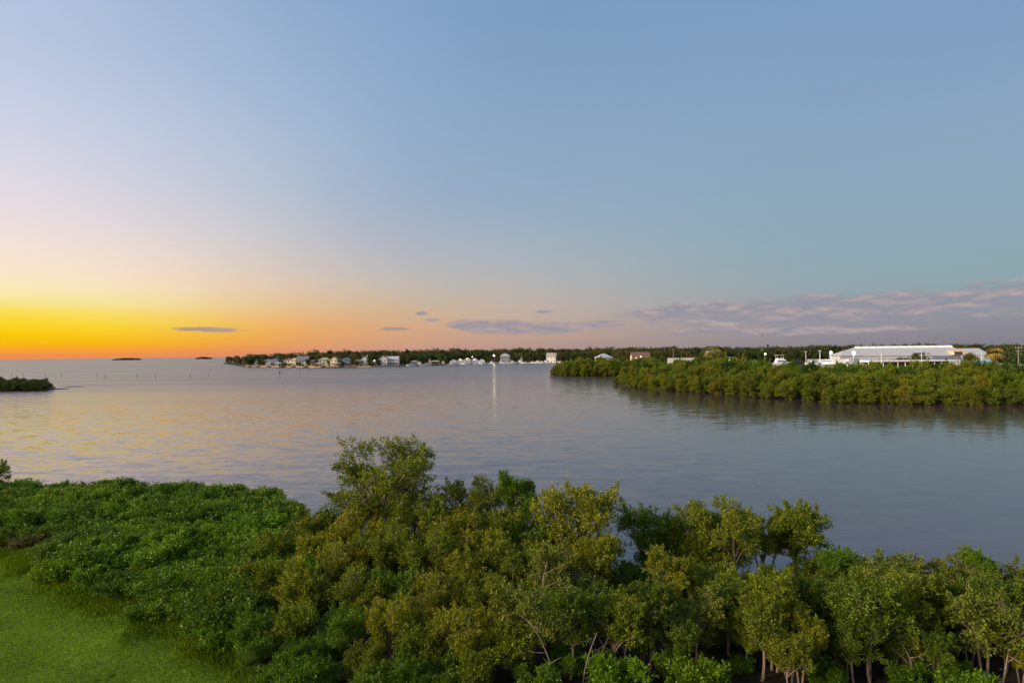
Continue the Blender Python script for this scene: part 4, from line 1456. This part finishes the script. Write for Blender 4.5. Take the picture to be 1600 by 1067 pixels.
def boat_rack(px0, px1, D, z, label):
    """raised hard standing that carries the boats behind the mangroves"""
    x0, x1 = XD(px0, D), XD(px1, D)
    t = thing('boat_rack', ((x0 + x1) / 2, D, 0.7), label, 'boat rack')
    hw = (x1 - x0) / 2
    MB().box(-hw, hw, -3, 3, z - 1.05, z - 0.8).build('platform', STEEL, t)
    for x in np.linspace(-hw + 0.3, hw - 0.3, max(2, int(hw / 2))):
        for y in (-2.7, 2.7):
            MB().box(x - 0.15, x + 0.15, y - 0.15, y + 0.15, -0.2, z - 1.05).build('post', STEEL, t)


boat_rack(1128, 1190, 261, 6.25, 'steel rack carrying the small white yacht behind the mangroves')
boat_rack(1204, 1242, 250, 5.5, 'steel rack carrying the large white yacht behind the mangroves')
boat_rack(1258, 1312, 256, 5.6, 'steel rack carrying boats under the floodlights')


def kayak():
    D = far_shore(622) - 24
    t = thing('rowing_boat', (XD(622, D), D, 0.05), 'small red boat lying off the long white house', 'boat', None, 0.4)
    st = [(-2.6, 0.05, 0.9), (-1.6, 0.6, 0.7), (0, 0.8, 0.62), (1.6, 0.6, 0.7), (2.6, 0.05, 1.0)]
    vs, fs = [], []
    for x, hb, zt in st:
        vs += [(x, -hb, zt), (x, -hb * 0.5, -0.1), (x, hb * 0.5, -0.1), (x, hb, zt)]
    for i in range(4):
        for k in range(3):
            fs.append((i * 4 + k, i * 4 + 4 + k, i * 4 + 5 + k, i * 4 + k + 1))
    MB().add(vs, fs).build('hull', REDP, t)
    for x in (-0.9, 0.7):
        MB().box(x - 0.15, x + 0.15, -0.65, 0.65, 0.42, 0.5).build('seat', PLANK, t)


kayak()


# white open-sided boat sheds at the water (multi-gable)
def boat_sheds():
    D = far_shore(730) + 4
    for i, px in enumerate((708, 719, 730, 741, 752)):
        h = [3.4, 4.2, 5.2, 4.6, 3.6][i]
        t = thing('boat_shed', (XD(px, D), D + i % 2, 0.7), ['low white boat shed at the wooded end of the row', 'white boat shed with one lamp under its gable', 'tallest white boat shed with lamps under its gable', 'white boat shed beside the tallest one', 'low white boat shed nearest the tall lamp'][i], 'boat shed')
        w = 3.9
        b = MB().box(-w, w, -0.1, 9, -0.3, h)
        b.add([(-w, -0.1, h), (w, -0.1, h), (0, -0.1, h + 2.2), (-w, 9, h), (w, 9, h), (0, 9, h + 2.2)], [(0, 1, 2), (4, 3, 5)])
        b.build('wall', plain('shed_white', (0.66, 0.66, 0.68), 0.7), t)
        r = MB()
        for s in (-1, 1):
            r.add([(s * (w + 0.4), -0.6, h - 0.15), (s * (w + 0.4), 9.4, h - 0.15), (0, 9.4, h + 2.27), (0, -0.6, h + 2.27), (s * (w + 0.4), -0.6, h + 0.05), (s * (w + 0.4), 9.4, h + 0.05), (0, 9.4, h + 2.47), (0, -0.6, h + 2.47)],
                  [(0, 1, 2, 3), (4, 7, 6, 5), (0, 4, 5, 1), (0, 3, 7, 4)])
        r.build('roof', plain('shed_roof', (0.60, 0.61, 0.64), 0.6), t)
        MB().box(-2.4, 2.4, -0.18, -0.12, 0, h - 0.6).build('door', STEEL, t)
        if i in (1, 2, 3):
            m = MB()
            m.tube([(0, -0.9, h + 1.0), (0, -0.55, h + 1.0)], [0.38, 0.30], 8)
            m.build('lamp', emit('warm_lamp', (1.0, 0.78, 0.42), 9.0), t)


boat_sheds()


# ================================================================== MARINA STORAGE SHEDS
def marina():
    ROOFM = plain('metal_roof', (0.52, 0.49, 0.48), 0.5, 0.12, 0.25, metallic=0.1)
    SIDE = plain('metal_siding', (0.56, 0.56, 0.60), 0.6, 0.12, 0.3)
    BLUE = plain('blue_panel', (0.16, 0.22, 0.42), 0.6, 0.2, 0.4)
    PALEB = plain('pale_blue_panel', (0.36, 0.42, 0.52), 0.6, 0.2, 0.4)
    D = 292
    xc = XD(1412, D)
    hw, dep = 28.0, 28.0
    w = 2 * hw
    x0, x1 = xc - hw, xc + hw
    eave = ztop(1420, 556.0, D) - 0.7
    ridge = ztop(1420, 542.0, D + 14) - 0.7
    t = thing('storage_shed', (xc, D, 0.7), 'huge grey metal boat storage shed with a white vented ridge', 'shed', None, -0.3)
    # gable wall set in at both ends: the roof is hipped towards the floodlights
    hip = 9.0
    MB().box(-hw, hw, 0, dep, -0.3, eave).build('wall', SIDE, t)
    th = 0.35
    rf = MB().add([(-hw - 0.5, -0.6, eave + 0.02), (hw + 0.5, -0.6, eave + 0.02), (hw + 0.5, dep + 0.6, eave + 0.02), (-hw - 0.5, dep + 0.6, eave + 0.02),
                   (-hw - 0.5, -0.6, eave + th), (hw + 0.5, -0.6, eave + th), (hw + 0.5, dep + 0.6, eave + th), (-hw - 0.5, dep + 0.6, eave + th),
                   (-hw + hip, dep / 2, ridge), (hw - 2.0, dep / 2, ridge)],
                  [(0, 3, 2, 1), (0, 1, 5, 4), (1, 2, 6, 5), (2, 3, 7, 6), (3, 0, 4, 7), (4, 5, 9, 8), (6, 7, 8, 9), (5, 6, 9), (7, 4, 8)]).build('roof', ROOFM, t)
    n = 13
    WV = plain('vent_white', (0.80, 0.79, 0.80), 0.5, 0.08)
    L = (2 * hw - hip - 2.0)
    step = L / n
    vm = MB().add([(-step * 0.49, -2.2, -0.55), (step * 0.49, -2.2, -0.55), (step * 0.49, 1.2, -0.35), (-step * 0.49, 1.2, -0.35), (-step * 0.40, -1.0, 0.55), (step * 0.40, -1.0, 0.55), (step * 0.36, 0.7, 0.6), (-step * 0.36, 0.7, 0.6)],
                  [(0, 3, 2, 1), (4, 5, 6, 7), (0, 1, 5, 4), (1, 2, 6, 5), (2, 3, 7, 6), (3, 0, 4, 7)]).mesh('ridge_vent', WV)
    for i in range(n):
        link('ridge_vent', vm, rf, (-hw + hip + step * (i + 0.5), dep / 2, ridge))
    # bays of the front wall
    nb = 14
    for i in range(nb):
        a = -hw + w * i / nb
        b = a + w / nb
        MB().box(a + 0.25, b - 0.25, -0.12, -0.02, 0.0, eave - 0.9).build('bay_door', PALEB if i % 4 else STEEL, t)
        if i > 9:
            MB().box(a + 0.1, b - 0.1, -0.75, -0.62, eave - 1.3, eave - 0.1).build('fascia_panel', BLUE, t)
    # arched entrance dormer with a warm lamp
    ax = hw - 5.0
    pts = [(ax + 3.2 * math.cos(a), 3.2 * math.sin(a)) for a in np.linspace(0, math.pi, 12)]
    vs = [(x, -1.6, eave + 0.3 + z * 0.85) for x, z in pts] + [(x, 7.5, eave + 0.3 + z * 0.85) for x, z in pts]
    fs = [tuple(range(12)), tuple(reversed(range(12, 24)))] + [(i, i + 1, 13 + i, 12 + i) for i in range(11)] + [(0, 12, 23, 11)]
    dm = MB().add(vs, fs).build('arched_dormer', plain('dormer_tan', (0.62, 0.45, 0.28), 0.7), t)
    MB().box(ax - 1.7, ax + 1.7, -1.72, -1.62, eave + 0.5, eave + 1.9).build('dormer_opening', DARKM, dm)
    m = MB()
    m.tube([(ax - 2.6, -2.1, eave + 1.0), (ax - 2.6, -1.5, eave + 1.0)], [0.3, 0.24], 8)
    m.build('lamp', emit('warm_lamp', (1.0, 0.78, 0.42), 9.0), dm)
    # side lean-to by the floodlights
    t2 = thing('side_shed', (XD(1330, 276), 276, 0.7), 'low grey side shed with sloping roof by the floodlights', 'shed')
    e2 = ztop(1330, 556, 276) - 0.7
    MB().box(-5.5, 5.5, 0, 9, -0.3, e2).build('wall', SIDE, t2)
    MB().add([(-6, -0.5, e2 + 0.02), (6, -0.5, e2 + 0.02), (6, 9.5, e2 + 0.02), (-6, 9.5, e2 + 0.02), (-1.0, 4.5, e2 + 2.6), (5.5, 4.5, e2 + 2.6)], [(0, 3, 2, 1), (0, 1, 5, 4), (2, 3, 4, 5), (1, 2, 5), (3, 0, 4)]).build('roof', ROOFM, t2)
    for x in (-3, 2):
        MB().box(x - 1.4, x + 1.4, -0.1, -0.02, 0, e2 - 1.0).build('door', STEEL, t2)
    # second shed, further right
    D3 = 285
    y0, y1 = XD(1506, D3), XD(1546, D3)
    t3 = thing('storage_shed', ((y0 + y1) / 2, D3, 0.7), 'smaller pale grey storage shed adjoining the huge one by the palms', 'shed', None, -0.3)
    e3 = ztop(1525, 555.0, D3) - 0.7
    r3 = ztop(1525, 544.0, D3 + 10) - 0.7
    hw3 = (y1 - y0) / 2 * 0.92
    MB().box(-hw3, hw3, 0, 20, -0.3, e3).build('wall', plain('pale_siding', (0.52, 0.54, 0.55), 0.6, 0.1, 0.3), t3)
    MB().add([(-hw3 - 0.3, -0.5, e3 + 0.02), (hw3 + 0.3, -0.5, e3 + 0.02), (hw3 + 0.3, 20.5, e3 + 0.02), (-hw3 - 0.3, 20.5, e3 + 0.02), (-hw3 - 0.3, 10, r3), (hw3 - 1, 10, r3)], [(0, 3, 2, 1), (0, 1, 5, 4), (2, 3, 4, 5), (1, 2, 5), (3, 0, 4)]).build('roof', ROOFM, t3)
    for i in range(3):
        a = -hw3 + 2 * hw3 * i / 3
        MB().box(a + 0.4, a + 2 * hw3 / 3 - 0.4, -0.12, -0.02, 0, e3 - 0.7).build('bay_door', PALEB, t3)
    # long white canopy in front of the sheds
    D4 = 262
    c0, c1 = XD(1356, D4), XD(1496, D4)
    t4 = thing('canopy', ((c0 + c1) / 2, D4, 0.7), 'long low white canopy in front of the huge storage shed', 'canopy')
    zc = ztop(1426, 562.3, D4) - 0.7
    hw4 = (c1 - c0) / 2
    MB().box(-hw4, hw4, -0.3, 6, zc - 0.75, zc).build('fascia', plain('fascia_white', (0.80, 0.79, 0.77), 0.6, 0.06), t4)
    MB().box(-hw4 + 0.4, hw4 - 0.4, 4.6, 4.9, -0.2, zc - 0.76).build('back_wall', plain('brown_wall', (0.30, 0.22, 0.17), 0.8), t4)
    for x in np.linspace(-hw4 + 0.4, hw4 - 0.4, 13):
        MB().box(x - 0.13, x + 0.13, 0.0, 0.26, -0.2, zc - 0.76).build('post', TRIM, t4)
    # white wall strip behind the mangroves, further left
    for pa, pb, py, Dw, lab in [(1043, 1086, 559.0, 300, 'low white wall showing over the mangroves before the wood'), (1262, 1326, 561.0, 262, 'low white wall under the floodlights behind the mangroves'), (1578, 1625, 569.0, 205, 'pale wall end showing past the palms by the sheds')]:
        q0, q1 = XD(pa, Dw), XD(pb, Dw)
        z = ztop((pa + pb) / 2, py, Dw) - 0.7
        tw = thing('wall', ((q0 + q1) / 2, Dw, 0.7), lab, 'wall')
        h = (q1 - q0) / 2
        MB().box(-h, h, 0, 0.3, -0.3, z - 0.12).build('panel', plain('wall_white', (0.72, 0.71, 0.68), 0.7, 0.1), tw)
        MB().box(-h - 0.05, h + 0.05, -0.06, 0.36, z - 0.118, z).build('coping', TRIM, tw)
    # round clipped tree in front of the shed
    D5 = 272
    z = ztop(1425, 552, D5)
    s = (z - 0.7) / 10.0
    put_tree(FT[1], 'broadleaf_tree', (XD(1425, D5), D5, 0.6), 'rounded dark tree in front of the huge storage shed', 'tree', None, (0.08, 0.085, 0.02), 0.3, (1.15, 1.15, s))
    z = ztop(1516, 553, 250)
    put_tree(FT[2], 'broadleaf_tree', (XD(1516, 250), 250, 0.6), 'small olive tree at the end of the long white canopy', 'tree', None, (0.12, 0.115, 0.02), 0.9, (0.55, 0.55, (z - 0.7) / 10))
    for px, Dq, py, c in [(1596, 235, 548, (0.05, 0.08, 0.018)), (1580, 222, 556, (0.055, 0.085, 0.018)), (1612, 225, 552, (0.05, 0.08, 0.018))]:
        put_tree(R_.choice(FT), 'broadleaf_tree', (XD(px, Dq), Dq, 0.6), 'dense green tree beside the utility pole past the palms', 'tree', 'trees by the utility pole', c, R_.uniform(0, 6), (0.75, 0.75, (ztop(px, py, Dq) - 0.7) / 10))
    # covered boats under blue tarps
    for px, py, Dq, s in [(1526, 562, 232, 1.0), (1542, 561, 236, 0.9)]:
        zt = ztop(px, py, Dq)
        tb = thing('covered_boat', (XD(px, Dq), Dq, 0.7), 'boat under a pale blue tarp beside the golden palm', 'boat', 'tarped boats by the palm', R_.uniform(-0.2, 0.2), s)
        hz = (zt - 0.7) / s
        st = [(-4.4, 1.2, 0.5), (-2, 1.6, 1.6), (0.8, 1.55, 1.9), (3, 1.0, 1.3), (4.6, 0.1, 0.9)]
        vs, fs = [], []
        for x, hb, z in st:
            vs += [(x, -hb, hz - 1.9), (x, -hb * 0.6, hz - 1.9 + z * 0.7), (x, 0, hz - 1.9 + z), (x, hb * 0.6, hz - 1.9 + z * 0.7), (x, hb, hz - 1.9)]
        for i in range(4):
            for k in range(4):
                fs.append((i * 5 + k, i * 5 + 5 + k, i * 5 + 6 + k, i * 5 + k + 1))
        fs += [(4, 3, 2, 1, 0), (20, 21, 22, 23, 24)]
        MB().add(vs, fs).build('tarp', TEAL, tb)
        link('hull', BOATS['cruiser'][0][1], tb, (0, 0, hz - 3.3))
        for x in (-3, 2):
            MB().box(x - 0.2, x + 0.2, -1.2, 1.2, -0.2, hz - 3.2).build('stand', STEEL, tb)
    tl = thing('low_building', (XD(1552, 218), 218, 0.7), 'low warmly lit building behind the mangroves under the golden palm', 'building')
    zl = ztop(1552, 568, 218) - 0.7
    MB().box(-2.8, 2.8, 0, 5, -0.3, zl - 0.3).build('wall', plain('amber_wall', (0.66, 0.46, 0.20), 0.7), tl)
    MB().box(-3.1, 3.1, -0.3, 5.3, zl - 0.298, zl).build('roof', TRIM, tl)
    m = MB()
    m.tube([(0.5, -0.5, zl - 0.75), (0.5, -0.1, zl - 0.75)], [0.2, 0.2], 8)
    m.build('lamp', emit('warm_lamp', (1.0, 0.78, 0.42), 9.0), tl)


marina()


# ================================================================== POLES, MAST, LAMPS
def mast():
    D = 560
    zt = ztop(1190.5, 517.5, D)
    t = thing('radio_mast', (XD(1190.5, D), D, 0.7), 'slender lattice radio mast rising above the wood', 'mast')
    H = zt - 0.7
    for k in range(3):
        a = 2 * math.pi * k / 3
        x, y = 0.55 * math.cos(a), 0.55 * math.sin(a)
        m = MB()
        m.tube([(x, y, -0.5), (x * 0.8, y * 0.8, H * 0.94)], [0.10, 0.08], 5)
        m.build('leg', STEEL, t)
    lt = MB()
    z = 0.5
    while z < H * 0.92:
        for k in range(3):
            a, b = 2 * math.pi * k / 3, 2 * math.pi * (k + 1) / 3
            lt.tube([(0.52 * math.cos(a), 0.52 * math.sin(a), z), (0.52 * math.cos(b), 0.52 * math.sin(b), z + 1.0)], [0.05, 0.05], 4)
        z += 1.0
    lt.build('lattice', STEEL, t)
    m = MB()
    m.tube([(0, 0, H * 0.93), (0, 0, H)], [0.14, 0.05], 5)
    m.build('antenna', STEEL, t)
    MB().box(-1.1, 1.1, -0.5, 0.5, H * 0.86, H * 0.86 + 1.6).build('dish_frame', STEEL, t)
    # water tower
    D = 900
    z = ztop(1199.5, 539.3, D)
    t = thing('water_tower', (XD(1199.5, D), D, 0.7), 'small dark water tower on the horizon beside the radio mast', 'tower')
    m = MB()
    m.tube([(0, 0, -0.5), (0, 0, z - 2.5)], [1.0, 0.7], 8)
    m.build('column', DARKM, t)
    m = MB()
    zz = z - 0.7
    m.tube([(0, 0, zz - 2.0), (0, 0, zz - 1.6), (0, 0, zz - 0.6), (0, 0, zz + 0.4), (0, 0, zz + 1.2), (0, 0, zz + 1.5)], [0.6, 1.5, 2.1, 2.1, 1.4, 0.4], 12)
    m.build('tank', DARKM, t, True)


mast()


def lamp_post(px, py, D, r, color, strength, power, label, name='street_lamp', arms=1, g=0.7):
    X = XD(px, D)
    z = ztop(px, py, D) - g
    t = thing(name, (X, D, g), label, 'lamp')
    m = MB()
    m.tube([(0, 0.25, -0.4), (0, 0.25, z + 0.2)], [0.14, 0.08], 6)
    m.build('pole', STEEL, t)
    for i in range(arms):
        x = (i - (arms - 1) / 2) * r * 2.3
        h = MB()
        h.tube([(x, 0.3, z), (x, -0.1, z)], [r * 0.9, r * 1.08], 10)
        h.build('housing', STEEL, t)
        b = MB()
        b.tube([(x, -0.105, z), (x, -0.22, z), (x, -0.3, z)], [r, r * 0.8, r * 0.3], 10)
        b.build('bulb', emit('bulb_' + name + str(px), color, strength), t)
    if power:
        ld = bpy.data.lights.new('lamp_light', 'POINT')
        ld.energy = power
        ld.color = color
        ld.shadow_soft_size = max(0.3, r)
        lo = bpy.data.objects.new('lamp_light', ld)
        COL.objects.link(lo)
        lo.parent = t
        lo.location = (0, -0.9, z)


lamp_post(772, 555.5, far_shore(772) - 2, 0.7, (1.0, 0.90, 0.48), 16, 1200, 'tall lit lamp on the far shore casting a streak on the water')
lamp_post(738, 557.5, far_shore(738) + 30, 0.5, (0.95, 1.0, 0.75), 8, 0, 'small greenish lit lamp in the wood behind the boat sheds')
lamp_post(1195.5, 553.0, 250, 0.4, (1.0, 0.96, 0.60), 8, 0, 'round yellowish lit lamp over the mangroves beside the large yacht')
lamp_post(1298, 551.2, 255, 0.52, (1.0, 0.98, 0.86), 40, 1800, 'dazzling white floodlight over the boats beside the sheds', 'floodlight')
lamp_post(1334, 551.2, 262, 0.66, (1.0, 0.98, 0.90), 40, 2500, 'dazzling larger white floodlight in front of the low side shed', 'floodlight')
lamp_post(1001, 557.5, 400, 0.5, (1.0, 0.35, 0.95), 6, 0, 'pink lit lamp in front of the reddish-roofed house')
lamp_post(994, 559.0, 398, 0.3, (1.0, 0.45, 0.85), 6, 0, 'small pink lit lamp beside a brighter pink one')
lamp_post(585, 563.5, far_shore(585) + 12, 0.45, (1.0, 0.92, 0.6), 7, 0, 'warm lit lamp before the small cream cottage')


def pole(px, ptop, D, label, name='utility_pole', cross=False, w=0.13, mat=None):
    z = ztop(px, ptop, D) - 0.7
    t = thing(name, (XD(px, D), D, 0.7), label, 'pole')
    m = MB()
    m.tube([(0, 0, -0.4), (0, 0, z)], [w * 1.15, w * 0.8], 6)
    m.build('shaft', mat or STEEL, t)
    if cross:
        for dz in (0.5, 1.6, 2.7):
            MB().box(-1.3, 1.3, -w - 0.12, -w + 0.02, z - dz - 0.1, z - dz + 0.1).build('crossarm', mat or STEEL, t)
        for x in (-1.1, 0, 1.1):
            MB().box(x - 0.07, x + 0.07, -w - 0.1, -w, z - 0.402, z - 0.12).build('insulator', TRIM, t)
    else:
        MB().box(-0.55, 0.55, -0.2, 0.2, z - 0.02, z + 0.16).build('lamp_head', mat or STEEL, t)


pole(1591, 541.5, 215, 'wooden utility pole with crossarms past the golden palms', cross=True, mat=plain('pole_wood', (0.34, 0.30, 0.25), 0.9))
pole(1440, 546, 255, 'tall thin white light pole in front of the huge storage shed', 'light_pole', mat=TRIM)
pole(1377, 551, 255, 'shorter pale light pole near the low side shed', 'light_pole', mat=TRIM)
pole(1503, 556, 250, 'short pale post at the end of the long white canopy', 'light_pole', mat=TRIM)
pole(1534, 549, 245, 'pale light pole beside the tarped boats', 'light_pole', mat=TRIM)
pole(1259, 549.5, 258, 'white light pole near the boat with navy canopy', 'light_pole', mat=TRIM)
pole(1281, 548.5, 258, 'white light pole between two boats under the floodlights', 'light_pole', mat=TRIM)
pole(1052, 546, 300, 'wooden pole rising above the low white wall before the wood', 'utility_pole', mat=plain('pole_wood', (0.34, 0.30, 0.25), 0.9))


# --- channel markers standing in the open water
def markers():
    rows = [(18, 590, 584), (36, 590, 584), (71, 591, 584), (96, 589.5, 583), (151, 589, 583), (165, 591, 585), (214, 590, 584), (243, 590.5, 582), (297, 591, 584), (326, 589.5, 583), (437, 588, 581), (468, 589.5, 584), (597, 588.5, 581), (712, 589, 584)]
    for i, (px, pb, pt) in enumerate(rows):
        D = CAM_H * F / (pb - hor(px))
        H = ztop(px, pt, D)
        sign = px == 437
        t = thing('channel_marker', (XD(px, D), D, 0), 'dark piling with a small square board standing in the open water' if sign else 'thin dark piling standing alone in the open water', 'piling', None if sign else 'pilings in the open water')
        m = MB()
        m.tube([(0, 0, -1.2), (R_.uniform(-0.1, 0.1), 0, H)], [0.10, 0.09], 6)
        m.build('piling', plain('wet_timber', (0.11, 0.08, 0.06), 0.8), t)
        m = MB()
        m.tube([(0, 0, H - 0.02), (0, 0, H + 0.25)], [0.12, 0.03], 6)
        m.build('cap', DARKM, t)
        if sign:
            MB().box(-0.5, 0.5, -0.2, -0.14, H - 1.1, H - 0.1).build('board', DARKM, t)


markers()
print('shrubs', N_SHRUB, 'mangroves', N_MG, 'far trees', N_FT, 'objects', len(bpy.data.objects))
